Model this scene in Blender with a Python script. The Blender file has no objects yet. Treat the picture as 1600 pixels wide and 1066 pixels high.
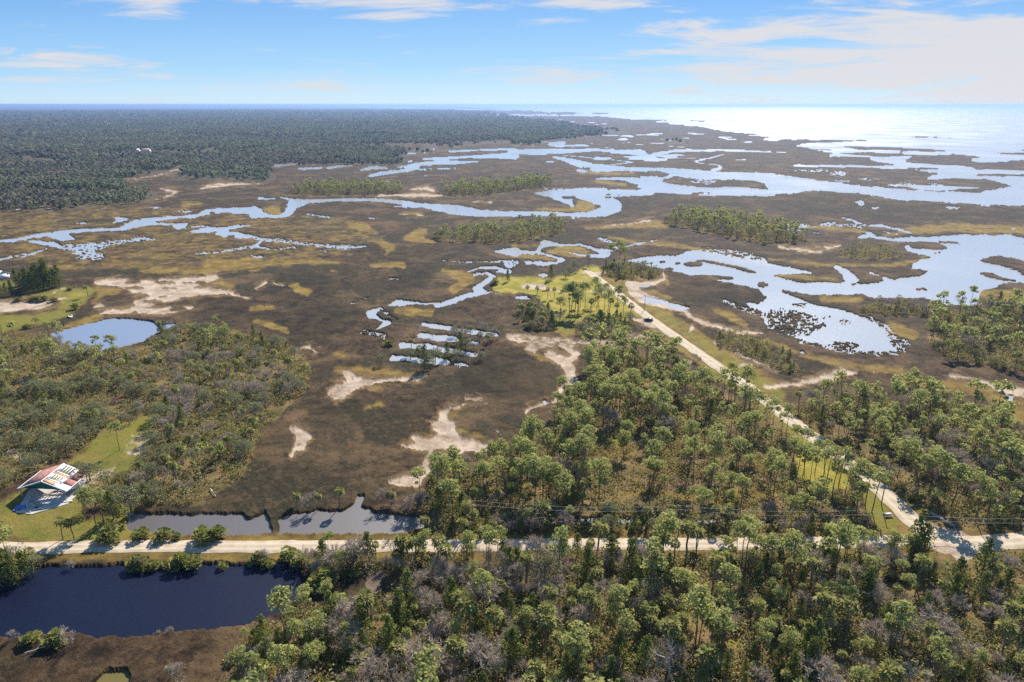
import bpy, math, random
import numpy as np
R = math.radians
rng = np.random.default_rng(7)
random.seed(7)
# ------------------------------------------------------------------ camera
CAM_H, PITCH, FPX, CX, CY = 110.0, R(19.1), 1067.0, 800.0, 533.0
scene = bpy.context.scene
COL = scene.collection
cam_d = bpy.data.cameras.new("camera"); cam = bpy.data.objects.new("camera", cam_d); COL.objects.link(cam)
cam.location = (0, 0, CAM_H); cam.rotation_euler = (R(90) - PITCH, 0, 0)
cam_d.sensor_width = 36; cam_d.lens = 36 * FPX / 1600; cam_d.clip_start = 1.0; cam_d.clip_end = 400000
scene.camera = cam
# ------------------------------------------------------------------ sun and sky
SUN_AZ, SUN_EL = R(20.5), R(38.0)          # azimuth measured clockwise from +Y
sun_d = bpy.data.lights.new("sun", 'SUN'); sun = bpy.data.objects.new("sun", sun_d); COL.objects.link(sun)
sun_d.energy = 5.0; sun_d.angle = R(0.5); sun_d.color = (1, 0.93, 0.81)
sun.rotation_euler = (R(90) - SUN_EL, 0, -SUN_AZ + math.pi)
sun.location = (0, 0, 300)
world = bpy.data.worlds.new("World"); scene.world = world; world.use_nodes = True
scene.view_settings.view_transform = 'Standard'; scene.view_settings.look = 'None'
scene.view_settings.gamma = 1; scene.view_settings.use_curve_mapping = False
scene.view_settings.exposure = 1.1
scene.cycles.max_bounces = 6; scene.cycles.transparent_max_bounces = 8
scene.cycles.diffuse_bounces = 3; scene.cycles.glossy_bounces = 3; scene.cycles.volume_bounces = 0
scene.cycles.use_denoising = False; scene.cycles.sample_clamp_indirect = 3.0

def rgba(r, g, b_): return (r, g, b_, 1)
class NT:
    """tiny node-tree helper"""
    def __init__(s, tree): s.t = tree; s.n = tree.nodes; s.l = tree.links
    def node(s, typ, **kw):
        n = s.n.new(typ)
        for k, v in kw.items(): setattr(n, k, v)
        return n
    def put(s, sock, v):
        if hasattr(v, 'is_output') or isinstance(v, bpy.types.NodeSocket): s.l.new(v, sock)
        else: sock.default_value = v
    def math(s, op, a, b=0.0, clamp=False):
        n = s.node('ShaderNodeMath', operation=op, use_clamp=clamp); s.put(n.inputs[0], a); s.put(n.inputs[1], b); return n.outputs[0]
    def mix(s, f, a, b):
        n = s.node('ShaderNodeMix', data_type='RGBA'); s.put(n.inputs[0], f); s.put(n.inputs[6], a); s.put(n.inputs[7], b); return n.outputs[2]
    def noise(s, vec, scale, detail=4, rough=0.55, dist=0.0, out=0):
        n = s.node('ShaderNodeTexNoise'); s.put(n.inputs['Vector'], vec); n.inputs['Scale'].default_value = scale
        n.inputs['Detail'].default_value = detail; n.inputs['Roughness'].default_value = rough; n.inputs['Distortion'].default_value = dist
        return n.outputs[out]
    def ramp(s, f, stops):
        n = s.node('ShaderNodeValToRGB'); s.put(n.inputs[0], f); e = n.color_ramp.elements
        while len(e) < len(stops): e.new(0.5)
        for i, (p, c) in enumerate(stops): e[i].position = p; e[i].color = (c, c, c, 1) if not hasattr(c, '__len__') else (*c, 1)[:4]
        return n.outputs[0]
    def scale(s, vec, v):
        n = s.node('ShaderNodeVectorMath', operation='MULTIPLY'); s.put(n.inputs[0], vec); n.inputs[1].default_value = v; return n.outputs[0]

w = NT(world.node_tree); w.n.clear()
sky = w.node('ShaderNodeTexSky', sky_type='NISHITA'); sky.sun_disc = False; sky.sun_elevation = SUN_EL
sky.sun_rotation = SUN_AZ; sky.altitude = 100; sky.air_density = 1.0; sky.dust_density = 0.0; sky.ozone_density = 3.0
tc = w.node('ShaderNodeTexCoord'); sp = w.node('ShaderNodeSeparateXYZ'); w.l.new(tc.outputs['Generated'], sp.inputs[0])
yy_ = w.math('MAXIMUM', sp.outputs[1], 0.12); SU = w.math('DIVIDE', sp.outputs[0], yy_); SV = w.math('DIVIDE', sp.outputs[2], yy_)
def skydir(px, py):
    u, v = (px - CX) / FPX, (py - CY) / FPX; Y_ = math.cos(PITCH) - v * math.sin(PITCH); return u / Y_, -(math.sin(PITCH) + v * math.cos(PITCH)) / Y_
cb = w.node('ShaderNodeCombineXYZ'); w.put(cb.inputs[0], SU); w.put(cb.inputs[1], SV)
warp = w.noise(w.scale(cb.outputs[0], (2.2, 14, 1)), 1.0, 4, .6); streak = w.noise(w.scale(cb.outputs[0], (5.0, 46, 1)), 1.0, 8, .68, .7); broad = w.noise(w.scale(cb.outputs[0], (1.6, 9, 1)), 1.0, 5, .6, .4)
tot = None
for px, py, rx, ry, st in ((1480, 100, 330, 70, 1.0), (1600, 62, 230, 40, .9), (1150, 128, 260, 34, .72), (900, 118, 170, 24, .60), (1180, 54, 200, 15, .80), (1400, 28, 80, 14, .75), (1080, 38, 80, 9, .70), (1000, 84, 70, 9, .55), (740, 6, 280, 12, .70), (232, 14, 70, 26, .62), (610, 26, 110, 9, .52), (90, 92, 150, 20, .56), (520, 120, 90, 20, .46), (1590, 30, 70, 10, .6), (1290, 2, 90, 8, .6), (140, 72, 60, 6, .42), (60, 122, 110, 8, .34), (495, 50, 40, 6, .36), (860, 30, 70, 6, .36), (1560, 135, 300, 40, .8), (1070, 16, 40, 6, .4)):
    u0, v0 = skydir(px, py); ru = rx / FPX; rv = ry / FPX
    du = w.math('DIVIDE', w.math('SUBTRACT', SU, u0), ru); dv = w.math('DIVIDE', w.math('SUBTRACT', SV, v0), rv); dv = w.math('ADD', dv, w.math('MULTIPLY', w.math('SUBTRACT', warp, .5), 1.6))
    q = w.math('ADD', w.math('MULTIPLY', du, du), w.math('MULTIPLY', dv, dv)); e_ = w.math('MULTIPLY', w.math('POWER', 2.718, w.math('MULTIPLY', q, -1.1)), st); tot = e_ if tot is None else w.math('MAXIMUM', tot, e_)
cl = w.math('ADD', tot, w.math('MULTIPLY', w.math('SUBTRACT', w.math('ADD', w.math('MULTIPLY', streak, .75), w.math('MULTIPLY', broad, .25)), .5), 3.2))
cm = w.node('ShaderNodeMapRange', interpolation_type='SMOOTHSTEP'); w.put(cm.inputs[0], cl); cm.inputs[1].default_value = 0.20; cm.inputs[2].default_value = 0.75
front = w.node('ShaderNodeMapRange'); w.put(front.inputs[0], sp.outputs[1]); front.inputs[1].default_value = .1; front.inputs[2].default_value = .3
cloudf = w.math('MULTIPLY', w.math('MULTIPLY', cm.outputs[0], .90), front.outputs[0])
SKS = .08
el = w.node('ShaderNodeMapRange'); w.put(el.inputs[0], SV); el.inputs[1].default_value = 0.0; el.inputs[2].default_value = .14
low = w.ramp(el.outputs[0], [(0, (.25, .36, .45)), (.35, (.145, .28, .435)), (1, (.072, .185, .39))])
up = w.node('ShaderNodeMapRange', interpolation_type='SMOOTHSTEP'); w.put(up.inputs[0], sp.outputs[2]); up.inputs[1].default_value = .12; up.inputs[2].default_value = .55; up.inputs[3].default_value = .88; up.inputs[4].default_value = .55
lows = w.node('ShaderNodeVectorMath', operation='SCALE'); w.l.new(low, lows.inputs[0]); lows.inputs[3].default_value = 1 / SKS
w.put
skyc = w.mix(up.outputs[0], sky.outputs[0], lows.outputs[0])
bsky = w.node('ShaderNodeBackground'); w.l.new(skyc, bsky.inputs[0]); bsky.inputs[1].default_value = SKS
bcl = w.node('ShaderNodeBackground'); bcl.inputs[0].default_value = (.84, .82, .84, 1); bcl.inputs[1].default_value = 0.43
mxs = w.node('ShaderNodeMixShader'); w.put(mxs.inputs[0], cloudf); w.l.new(bsky.outputs[0], mxs.inputs[1]); w.l.new(bcl.outputs[0], mxs.inputs[2])
wo = w.node('ShaderNodeOutputWorld'); w.l.new(mxs.outputs[0], wo.inputs[0])

# ------------------------------------------------------------------ helpers
def G(px, py, z=0.0):
    """the point of the ground (height z) seen at photograph pixel px, py"""
    u, v = (px - CX) / FPX, (py - CY) / FPX
    dn = math.sin(PITCH) + v * math.cos(PITCH)
    t = (CAM_H - z) / dn
    return (u * t, (math.cos(PITCH) - v * math.sin(PITCH)) * t, z)
def P(X, Y, Z=0.0):
    """photograph pixel of world points (arrays allowed)"""
    zz = Y * math.cos(PITCH) + (CAM_H - Z) * math.sin(PITCH)
    yy = -Y * math.sin(PITCH) + (CAM_H - Z) * math.cos(PITCH)
    zz = np.where(zz > 0.5, zz, 0.5)
    return CX + FPX * X / zz, CY + FPX * yy / zz, zz
_tabs = {}
def vnoise(x, y, seed=0):
    if seed not in _tabs: _tabs[seed] = np.random.default_rng(1000 + seed).random((257, 257)).astype(np.float32) * 2 - 1
    T = _tabs[seed]
    xf = np.floor(x); yf = np.floor(y); fx = (x - xf).astype(np.float32); fy = (y - yf).astype(np.float32)
    xi = xf.astype(np.int64) & 255; yi = yf.astype(np.int64) & 255
    fx = fx * fx * (3 - 2 * fx); fy = fy * fy * (3 - 2 * fy)
    a = T[xi, yi]; b = T[xi + 1, yi]; c = T[xi, yi + 1]; d = T[xi + 1, yi + 1]
    return (a + (b - a) * fx) * (1 - fy) + (c + (d - c) * fx) * fy
def fbm(x, y, octv=4, seed=0, gain=0.5):
    s = 0; a = 1.0; t = 0
    for i in range(octv):
        s = s + a * vnoise(x * 2 ** i + 17.3 * i, y * 2 ** i - 9.1 * i, seed + i); t += a; a *= gain
    return s / t
def sstep(a, b, x):
    t = np.clip((x - a) / (b - a), 0, 1); return t * t * (3 - 2 * t)
def mesh_np(name, V, quads=None, tris=None, mats=None, smooth=False, mi=None):
    me = bpy.data.meshes.new(name)
    V = np.asarray(V, np.float32); me.vertices.add(len(V)); me.vertices.foreach_set("co", V.ravel())
    q = np.asarray(quads, np.int32).reshape(-1, 4) if quads is not None and len(quads) else np.zeros((0, 4), np.int32)
    t = np.asarray(tris, np.int32).reshape(-1, 3) if tris is not None and len(tris) else np.zeros((0, 3), np.int32)
    nl = len(q) * 4 + len(t) * 3; me.loops.add(nl); me.loops.foreach_set("vertex_index", np.concatenate([q.ravel(), t.ravel()]))
    me.polygons.add(len(q) + len(t))
    ls = np.concatenate([np.arange(len(q)) * 4, len(q) * 4 + np.arange(len(t)) * 3]).astype(np.int32)
    me.polygons.foreach_set("loop_start", ls)
    if mi is not None: me.polygons.foreach_set("material_index", np.asarray(mi, np.int32))
    if smooth: me.polygons.foreach_set("use_smooth", np.ones(len(ls), bool))
    for m in (mats or []): me.materials.append(m)
    me.update(calc_edges=True)
    return me
def link(name, me, parent=None, loc=None, rz=None):
    o = bpy.data.objects.new(name, me); COL.objects.link(o)
    if parent is not None: o.parent = parent
    if loc is not None: o.location = loc
    if rz is not None: o.rotation_euler = (0, 0, rz)
    return o
def tag(o, label=None, cat=None, group=None, kind=None):
    for k, v in (('label', label), ('category', cat), ('group', group), ('kind', kind)):
        if v: o[k] = v
    return o
class MB:
    """collects boxes, tubes and polygons into one mesh"""
    def __init__(s): s.v = []; s.q = []; s.t = []
    def add(s, V, q=(), t=()):
        b = len(s.v); s.v += [tuple(p) for p in V]; s.q += [tuple(i + b for i in f) for f in q]; s.t += [tuple(i + b for i in f) for f in t]
    def box(s, c, d, rz=0.0, M=None):
        x, y, z = d[0] / 2, d[1] / 2, d[2] / 2; cs, sn = math.cos(rz), math.sin(rz); V = []
        for sx, sy, sz in ((-1,-1,-1),(1,-1,-1),(1,1,-1),(-1,1,-1),(-1,-1,1),(1,-1,1),(1,1,1),(-1,1,1)):
            a, b_ = sx * x, sy * y; V.append((c[0] + a * cs - b_ * sn, c[1] + a * sn + b_ * cs, c[2] + sz * z))
        s.add(V, [(0,3,2,1),(4,5,6,7),(0,1,5,4),(1,2,6,5),(2,3,7,6),(3,0,4,7)])
    def bar(s, a, b, r0, r1=None, n=6):
        r1 = r0 if r1 is None else r1
        a = np.array(a, float); b = np.array(b, float); d = b - a; L = np.linalg.norm(d) or 1e-6; d /= L
        u = np.cross(d, (0, 0, 1) if abs(d[2]) < 0.9 else (1, 0, 0)); u /= np.linalg.norm(u); vv = np.cross(d, u)
        V = [a + (u * math.cos(k * 2 * math.pi / n) + vv * math.sin(k * 2 * math.pi / n)) * r0 for k in range(n)] + \
            [b + (u * math.cos(k * 2 * math.pi / n) + vv * math.sin(k * 2 * math.pi / n)) * r1 for k in range(n)]
        s.add(V, [(k, (k + 1) % n, n + (k + 1) % n, n + k) for k in range(n)])
    def slab(s, pts, thick):
        """flat polygon (4 points) given thickness downward"""
        n = len(pts); lo = [(p[0], p[1], p[2] - thick) for p in pts]
        s.add(list(pts) + lo, [tuple(range(n)), tuple(reversed(range(n, 2 * n)))] + [(k, n + k, n + (k + 1) % n, (k + 1) % n) for k in range(n)])
    def build(s, name, mat, parent=None, loc=None, rz=None, smooth=False):
        return link(name, mesh_np(name, s.v, s.q, s.t, [mat], smooth), parent, loc, rz)

def Zc(ox, oy, sc, pts):
    return [(ox + p[0] / sc, oy + p[1] / sc) + ((p[2] / sc,) if len(p) > 2 else ()) for p in pts]
def A(i, *pts): return Zc(400 * i, 150, 3.9475, pts)
def B(i, *pts): return Zc(400 * i, 400, 3.5525, pts)
def C_(i, *pts): return Zc(400 * i, 660, 2.625, pts)
def D(*pts): return Zc(760, 390, 5.3333, pts)

# ------------------------------------------------------------------ traced layout of the land
OPS = []           # (layer, value, polygon in photograph pixels)
def poly(layer, pts, val=1.0, soft=0): OPS.append((layer, val, [(p[0], p[1]) for p in pts]))
def stroke(layer, pts, val=1.0):
    pts = [p if len(p) > 2 else (p[0], p[1], 3) for p in pts]
    for a, b in zip(pts[:-1], pts[1:]):
        dx, dy = b[0] - a[0], b[1] - a[1]; L = math.hypot(dx, dy) or 1; nx, ny = -dy / L, dx / L
        ra, rb = a[2] / 2, b[2] / 2
        OPS.append((layer, val, [(a[0] + nx * ra, a[1] + ny * ra), (b[0] + nx * rb, b[1] + ny * rb), (b[0] - nx * rb, b[1] - ny * rb), (a[0] - nx * ra, a[1] - ny * ra)]))
    for a in pts:
        r = a[2] / 2
        OPS.append((layer, val, [(a[0] + r * 1.3 * math.cos(k * math.pi / 5), a[1] + r * math.sin(k * math.pi / 5)) for k in range(10)]))
def ell(layer, pts, val=1.0):
    for (x, y, rx, ry) in pts:
        OPS.append((layer, val, [(x + rx * math.cos(k * math.pi / 7), y + ry * math.sin(k * math.pi / 7)) for k in range(14)]))
def eA(i, *e): return [(400 * i + x / 3.9475, 150 + y / 3.9475, a / 3.9475, b / 3.9475) for x, y, a, b in e]
def eB(i, *e): return [(400 * i + x / 3.5525, 400 + y / 3.5525, a / 3.5525, b / 3.5525) for x, y, a, b in e]
W, S, Y, L, F, M, K = 'water', 'sand', 'straw', 'lawn', 'woodfloor', 'mud', 'bright'
# ---- open sea, then the marsh islands in it
poly(W, [(640, 163.3), (2600, 163.3), (2600, 330), (1600, 322), (1500, 318), (1400, 312), (1340, 302), (1270, 298), (1200, 306), (1100, 306), (1000, 300), (1000, 285), (1200, 270), (1300, 240), (1180, 215), (1100, 199), (1000, 188), (900, 178), (780, 170), (700, 166.5)])
stroke(W, A(1, (1230, 115, 8), (1400, 117, 10), (1579, 122, 12)), .62); stroke(W, A(2, (0, 118, 12), (250, 118, 10), (500, 125, 10)), .8)
stroke(W, A(1, (640, 70, 3), (1000, 76, 5), (1579, 88, 6)))
for p in ([(0, 100, 12), (250, 103, 10), (600, 108, 5)], [(0, 150, 26), (500, 148, 14), (860, 151, 8), (1190, 156, 6)], [(400, 175, 8), (700, 186, 8), (1150, 189, 5)],
          [(0, 185, 50), (400, 205, 46), (800, 220, 30), (1200, 225, 26), (1530, 241, 8)], [(1050, 258, 12), (1579, 256, 12)], [(1000, 270, 12), (1560, 274, 8)],
          [(900, 293, 12), (1579, 293, 10)], [(1000, 320, 14), (1579, 322, 20)]):
    stroke(W, A(2, *p), 0)
poly(W, A(2, (0, 200), (1100, 230), (1090, 330), (600, 325), (0, 320)), .3)
poly(W, A(2, (0, 130), (500, 150), (700, 200), (400, 240), (0, 230)), .33)
poly(W, A(2, (900, 370), (1000, 340), (1579, 345), (1579, 470), (1400, 465), (900, 435), (860, 400)), 0)
poly(W, A(2, (800, 525), (1000, 520), (1100, 510), (1250, 495), (1400, 500), (1560, 540), (1579, 580), (1400, 560), (1100, 570), (950, 545)), 0)
ell(W, eA(2, (1180, 530, 90, 14), (1330, 517, 40, 5)), .55)
poly(W, A(3, (0, 285), (100, 268), (300, 272), (600, 272), (625, 278), (400, 285), (230, 292), (150, 310), (270, 320), (150, 325), (0, 318)), 0)
stroke(W, A(3, (-300, 335, 12), (0, 335, 10), (390, 335, 6)), 0)
poly(W, A(3, (430, 310), (700, 312), (900, 325), (1260, 340), (1000, 345), (700, 335), (560, 335), (500, 318)), 0)
poly(W, A(3, (360, 350), (600, 346), (1040, 368), (900, 374), (550, 367)), 0)
poly(W, A(3, (-40, 365), (250, 360), (400, 368), (330, 380), (480, 375), (630, 380), (640, 400), (740, 415), (800, 427), (700, 430), (400, 425), (230, 430), (120, 405), (0, 400)), 0)
poly(W, A(3, (830, 400), (900, 375), (1150, 358), (1350, 378), (1250, 385), (1260, 405), (1400, 410), (1579, 392), (2600, 385), (2600, 470), (1579, 462), (1300, 450), (1200, 430), (900, 415)), 0)
poly(W, A(3, (-40, 425), (200, 440), (500, 440), (850, 450), (1070, 480), (990, 495), (980, 520), (1150, 505), (1350, 515), (1520, 555), (1300, 597), (1050, 590), (900, 580), (780, 570), (600, 560), (280, 515), (100, 490), (-40, 482)), 0)
ell(W, eA(3, (270, 460, 110, 8), (440, 480, 60, 14), (640, 515, 110, 7), (820, 550, 90, 14), (1040, 548, 60, 8), (460, 525, 60, 6), (1120, 580, 60, 6)), .6)
stroke(W, A(3, (1280, 488, 8), (1400, 486, 16), (1579, 490, 10), (2400, 500, 10)), 0); stroke(W, A(3, (1420, 355, 6), (1579, 360, 14), (2600, 366, 14)), 0); stroke(W, A(3, (1520, 328, 6), (1579, 333, 12), (2400, 340, 12)), 0)
stroke(W, A(3, (860, 447, 6), (1060, 449, 10)), 0); stroke(W, A(3, (810, 346, 6), (870, 346, 6)), 0); ell(W, eA(3, (1240, 470, 22, 4)), 0)
stroke(W, A(3, (860, 256, 3), (920, 253, 6), (1000, 255, 5), (1100, 254, 8), (1120, 256, 5)), 0)
ell(W, eA(3, (570, 660, 30, 16), (660, 690, 25, 8), (1150, 690, 60, 6), (1340, 677, 50, 8), (1505, 822, 14, 8)), .8)
# ---- inland channels
for p, v in (([(-60, 905, 16), (100, 890, 16), (250, 860, 26), (430, 835, 20), (600, 828, 18), (740, 822, 24), (830, 790, 50), (1000, 755, 20), (1200, 742, 18), (1290, 715, 36), (1400, 706, 26), (1579, 715, 60)], 1),
          ([(300, 860, 30), (400, 875, 40), (460, 880, 16)], 1), ([(180, 900, 14), (330, 915, 34), (400, 940, 20), (450, 950, 20)], 1), ([(420, 935, 40), (560, 940, 60), (700, 910, 30), (850, 885, 30), (960, 885, 14)], .68),
          ([(480, 960, 50), (620, 990, 40), (460, 1005, 16)], .7), ([(-60, 1015, 20), (120, 990, 24), (200, 975, 16), (290, 945, 16)], .7), ([(720, 755, 20), (790, 760, 14), (680, 785, 8)], 1),
          ([(860, 780, 40), (930, 790, 14), (1060, 790, 10), (1100, 805, 36), (1160, 790, 14)], 1), ([(1040, 820, 10), (1290, 802, 6)], 1), ([(1180, 838, 14), (1280, 828, 34), (1400, 820, 24), (1460, 805, 20), (1550, 800, 10)], 1),
          ([(1370, 850, 50), (1480, 862, 30), (1600, 875, 12)], 1), ([(1200, 975, 8), (1350, 965, 12), (1500, 940, 18), (1579, 930, 26), (1600, 905, 30)], .8),
          ([(470, 785, 10), (545, 787, 10)], .8), ([(920, 690, 12), (1005, 692, 12)], .8), ([(1100, 712, 6), (1160, 718, 16)], .8),
          ([(20, 352, 6), (100, 354, 8), (195, 348, 10)], 1), ([(150, 397, 6), (230, 400, 6)], .7), ([(380, 405, 5), (450, 407, 5)], .7), ([(1290, 400, 4), (1420, 408, 7), (1600, 415, 8)], .8)):
    stroke(W, A(0, *p), v)
ell(W, eA(0, (1305, 720, 26, 6), (1500, 735, 46, 9), (210, 880, 20, 5), (330, 868, 10, 4), (1420, 868, 30, 6)), 0)
for p, v in (([(0, 700, 40), (-10, 735, 40), (150, 745, 14), (200, 720, 46), (230, 670, 60), (330, 650, 24), (500, 642, 18), (700, 642, 20), (850, 652, 24), (1000, 672, 26), (1130, 690, 46), (1250, 706, 64), (1400, 726, 42), (1600, 732, 30)], 1),
          ([(0, 880, 26), (100, 890, 20), (230, 905, 28), (400, 925, 14), (550, 935, 28), (690, 930, 8)], .72), ([(0, 930, 24), (100, 950, 8), (250, 935, 10)], .8), ([(400, 950, 8), (450, 968, 12)], .7),
          ([(20, 630, 16), (50, 635, 12), (120, 635, 8)], .9), ([(150, 628, 12), (230, 638, 10), (330, 650, 10)], .9), ([(40, 412, 10), (110, 412, 8)], 1), ([(120, 430, 14), (200, 424, 14), (290, 414, 6)], 1), ([(270, 450, 14), (400, 446, 9)], 1),
          ([(440, 445, 16), (480, 442, 18), (510, 435, 12), (600, 431, 5)], 1), ([(650, 458, 12), (740, 440, 22), (820, 447, 6)], 1), ([(700, 495, 14), (760, 482, 24), (900, 462, 20), (1000, 442, 22)], 1),
          ([(880, 440, 8), (970, 428, 20), (1060, 415, 24), (1200, 412, 24), (1365, 405, 10)], 1), ([(930, 412, 6), (960, 402, 10)], 1), ([(1030, 390, 10), (1150, 387, 18), (1300, 376, 14), (1450, 372, 28), (1600, 370, 40)], 1),
          ([(910, 357, 8), (1050, 350, 5)], 1), ([(1190, 342, 12), (1350, 335, 10), (1600, 328, 14)], 1), ([(600, 332, 6), (680, 332, 6)], 1), ([(1000, 455, 8), (1270, 445, 5)], 1), ([(480, 366, 6), (650, 366, 6)], .7),
          ([(1020, 325, 4), (1110, 328, 6)], 1), ([(1140, 304, 4), (1185, 306, 5)], .8), ([(700, 755, 4), (740, 757, 8)], 1), ([(840, 680, 6), (930, 685, 10), (1020, 688, 5)], .9), ([(270, 722, 4), (370, 740, 8), (470, 756, 6)], .75),
          ([(770, 520, 6), (820, 530, 10)], .7), ([(1030, 495, 8), (1060, 497, 6)], .8), ([(1480, 960, 20), (1600, 965, 60)], .9), ([(1300, 1024, 6), (1600, 1026, 14)], .8)):
    stroke(W, A(1, *p), v)
for p, v in (([(-10, 345, 26), (150, 345, 38), (300, 340, 28), (530, 335, 14), (700, 345, 22), (800, 350, 36), (830, 385, 40), (900, 392, 20)], 1), ([(240, 374, 6), (340, 395, 30), (440, 425, 46), (520, 448, 46)], 1), ([(400, 458, 12), (440, 462, 20)], 1),
          ([(520, 445, 50), (700, 450, 24), (900, 460, 36), (1100, 480, 56), (1300, 492, 46), (1600, 500, 50)], 1), ([(960, 480, 60), (830, 500, 60), (900, 520, 60)], 1), ([(530, 512, 10), (700, 512, 22), (850, 545, 70), (1000, 575, 56), (1200, 592, 50), (1400, 595, 40), (1600, 600, 36)], 1),
          ([(830, 378, 26), (900, 355, 20), (1000, 341, 12), (1300, 335, 10), (1600, 345, 12)], 1), ([(140, 600, 8), (230, 605, 44), (330, 595, 40), (500, 590, 50), (600, 600, 60), (700, 595, 50), (850, 585, 60)], 1),
          ([(240, 610, 40), (330, 635, 60), (370, 675, 20)], 1), ([(420, 605, 60), (560, 640, 80), (615, 680, 100), (560, 718, 60), (450, 735, 30), (300, 732, 24), (-10, 725, 34)], 1), ([(380, 740, 20), (380, 758, 14)], 1),
          ([(180, 575, 6), (310, 572, 6)], .8), ([(220, 405, 10), (260, 408, 8)], 1), ([(-10, 383, 10), (40, 378, 10)], 1), ([(510, 385, 10), (610, 384, 10)], 1),
          ([(0, 965, 24), (150, 965, 20), (200, 910, 40), (300, 922, 18), (420, 918, 14), (520, 950, 24), (590, 965, 40), (560, 992, 30), (440, 985, 14), (340, 965, 8)], .95), ([(540, 880, 20), (610, 900, 30), (650, 930, 30), (590, 965, 30)], .7), ([(700, 930, 14), (800, 910, 10), (910, 885, 6)], .75),
          ([(150, 965, 14), (230, 985, 14), (310, 1012, 22), (270, 1035, 16), (150, 1040, 12)], .95), ([(1190, 960, 10), (1300, 975, 30), (1420, 1000, 60), (1500, 1020, 40)], .62)):
    stroke(W, A(2, *p), v)
for p in ([(240, 395, 8), (470, 362, 6)],): pass
ell(W, eA(2, (338, 627, 30, 9), (598, 609, 18, 4), (655, 613, 18, 4), (460, 447, 30, 8), (740, 575, 80, 7), (600, 625, 40, 5), (1170, 601, 70, 4), (1050, 523, 10, 3)), 0)
poly(W, A(2, (560, 480), (750, 465), (850, 465), (900, 462), (975, 480), (930, 502), (820, 495), (740, 490), (600, 505)), 0)
poly(W, A(2, (560, 520), (640, 525), (765, 548), (700, 572), (590, 580)), 0)
for p, v in (([(300, 802, 10), (330, 790, 8), (410, 780, 6)], 1), ([(470, 755, 12), (540, 775, 12), (590, 795, 8)], 1), ([(610, 798, 14), (690, 800, 16), (780, 820, 12), (880, 845, 12)], 1), ([(560, 875, 12), (640, 860, 24), (620, 845, 12), (660, 840, 8), (790, 850, 6)], 1),
          ([(640, 870, 14), (760, 885, 20), (900, 890, 30)], 1), ([(170, 785, 6), (230, 800, 14), (290, 806, 6)], .7), ([(100, 820, 10), (180, 828, 10), (320, 850, 4)], .8), ([(450, 808, 6), (600, 815, 8)], .7)):
    stroke(W, A(3, *p), v)
poly(W, A(3, (830, 872), (1000, 872), (1200, 854), (1400, 862), (1480, 855), (1579, 878), (2600, 900), (2600, 1160), (1579, 1130), (1300, 1066), (1000, 1080), (870, 1066), (940, 1010), (1000, 990), (850, 960), (840, 930), (900, 900)), 1)
poly(W, A(3, (870, 905), (960, 900), (1060, 915), (1110, 940), (1080, 955), (980, 945), (880, 940)), 0); stroke(W, A(3, (1020, 905, 6), (1120, 905, 14), (1210, 912, 5)), 0)
poly(W, A(3, (1300, 1010), (1350, 992), (1450, 985), (1540, 1000), (1579, 1040), (1579, 1075), (1450, 1050), (1400, 1040), (1330, 1030)), 0); stroke(W, A(3, (1530, 915, 8), (2000, 930, 14)), 0); stroke(W, A(3, (980, 970, 5), (1050, 965, 10)), 0)
# lagoon behind the point
poly(W, [(980, 408), (1003, 402), (1060, 398), (1075, 392), (1110, 390), (1150, 398), (1190, 400), (1200, 412), (1240, 420), (1270, 428), (1200, 430), (1250, 442), (1318, 442), (1330, 446), (1370, 442), (1434, 431), (1452, 424), (1425, 414), (1470, 398),
         (1700, 398), (1700, 452), (1563, 442), (1557, 450), (1535, 453), (1532, 473), (1518, 479), (1476, 476), (1439, 466), (1369, 466), (1270, 462), (1210, 451), (1235, 462), (1270, 476), (1313, 484), (1355, 498), (1383, 512), (1392, 527), (1418, 538), (1408, 552), (1369, 552), (1327, 549), (1284, 541), (1256, 532), (1200, 518), (1194, 500), (1182, 492),
         (1165, 474), (1185, 475), (1196, 465), (1186, 453), (1150, 444), (1120, 438), (1115, 433), (1081, 432), (1053, 425), (1011, 417)])
stroke(W, B(2, (1020, 25, 8), (1110, 35, 12), (1220, 60, 14), (1350, 95, 10)), 0); poly(W, B(2, (1000, 112), (1080, 108), (1200, 118), (1255, 130), (1150, 134), (1050, 130)), 0); ell(W, eB(2, (1010, 47, 54, 15), (875, 77, 30, 8), (928, 43, 34, 5), (825, 34, 30, 5), (840, 270, 24, 9), (1390, 163, 36, 14)), 0)
stroke(W, B(2, (740, 240, 22), (840, 262, 26), (920, 280, 30), (985, 295, 8)), .9); stroke(W, B(2, (720, 175, 20), (760, 165, 12)), .7); ell(W, eB(2, (842, 270, 22, 8), (175, 107, 28, 10)), 0); ell(W, eB(2, (175, 107, 28, 10)), 1)
stroke(W, B(2, (200, -3, 12), (280, 18, 14), (250, 42, 14), (180, 40, 14), (80, 38, 20)), 1); stroke(W, B(2, (-20, 48, 34), (10, 50, 20)), 1); stroke(W, B(2, (30, 232, 14), (70, 236, 22), (110, 245, 8)), .9)
stroke(W, B(3, (380, 66, 20), (420, 90, 40), (460, 130, 60)), 1); stroke(W, B(3, (570, 95, 16), (605, 108, 12)), 1); stroke(W, B(3, (640, 125, 20), (680, 140, 20)), 1); stroke(W, B(3, (0, 60, 26), (120, 78, 22), (240, 98, 10)), 1)
poly(W, B(3, (1170, 30), (1200, 12), (1290, 2), (1400, 20), (1440, 60), (1440, 125), (1380, 80), (1290, 55)), 0); poly(W, B(3, (1155, 92), (1240, 95), (1290, 118), (1421, 150), (1300, 140), (1200, 112)), 0); stroke(W, B(3, (780, 188, 6), (880, 187, 10)), 0)
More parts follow.
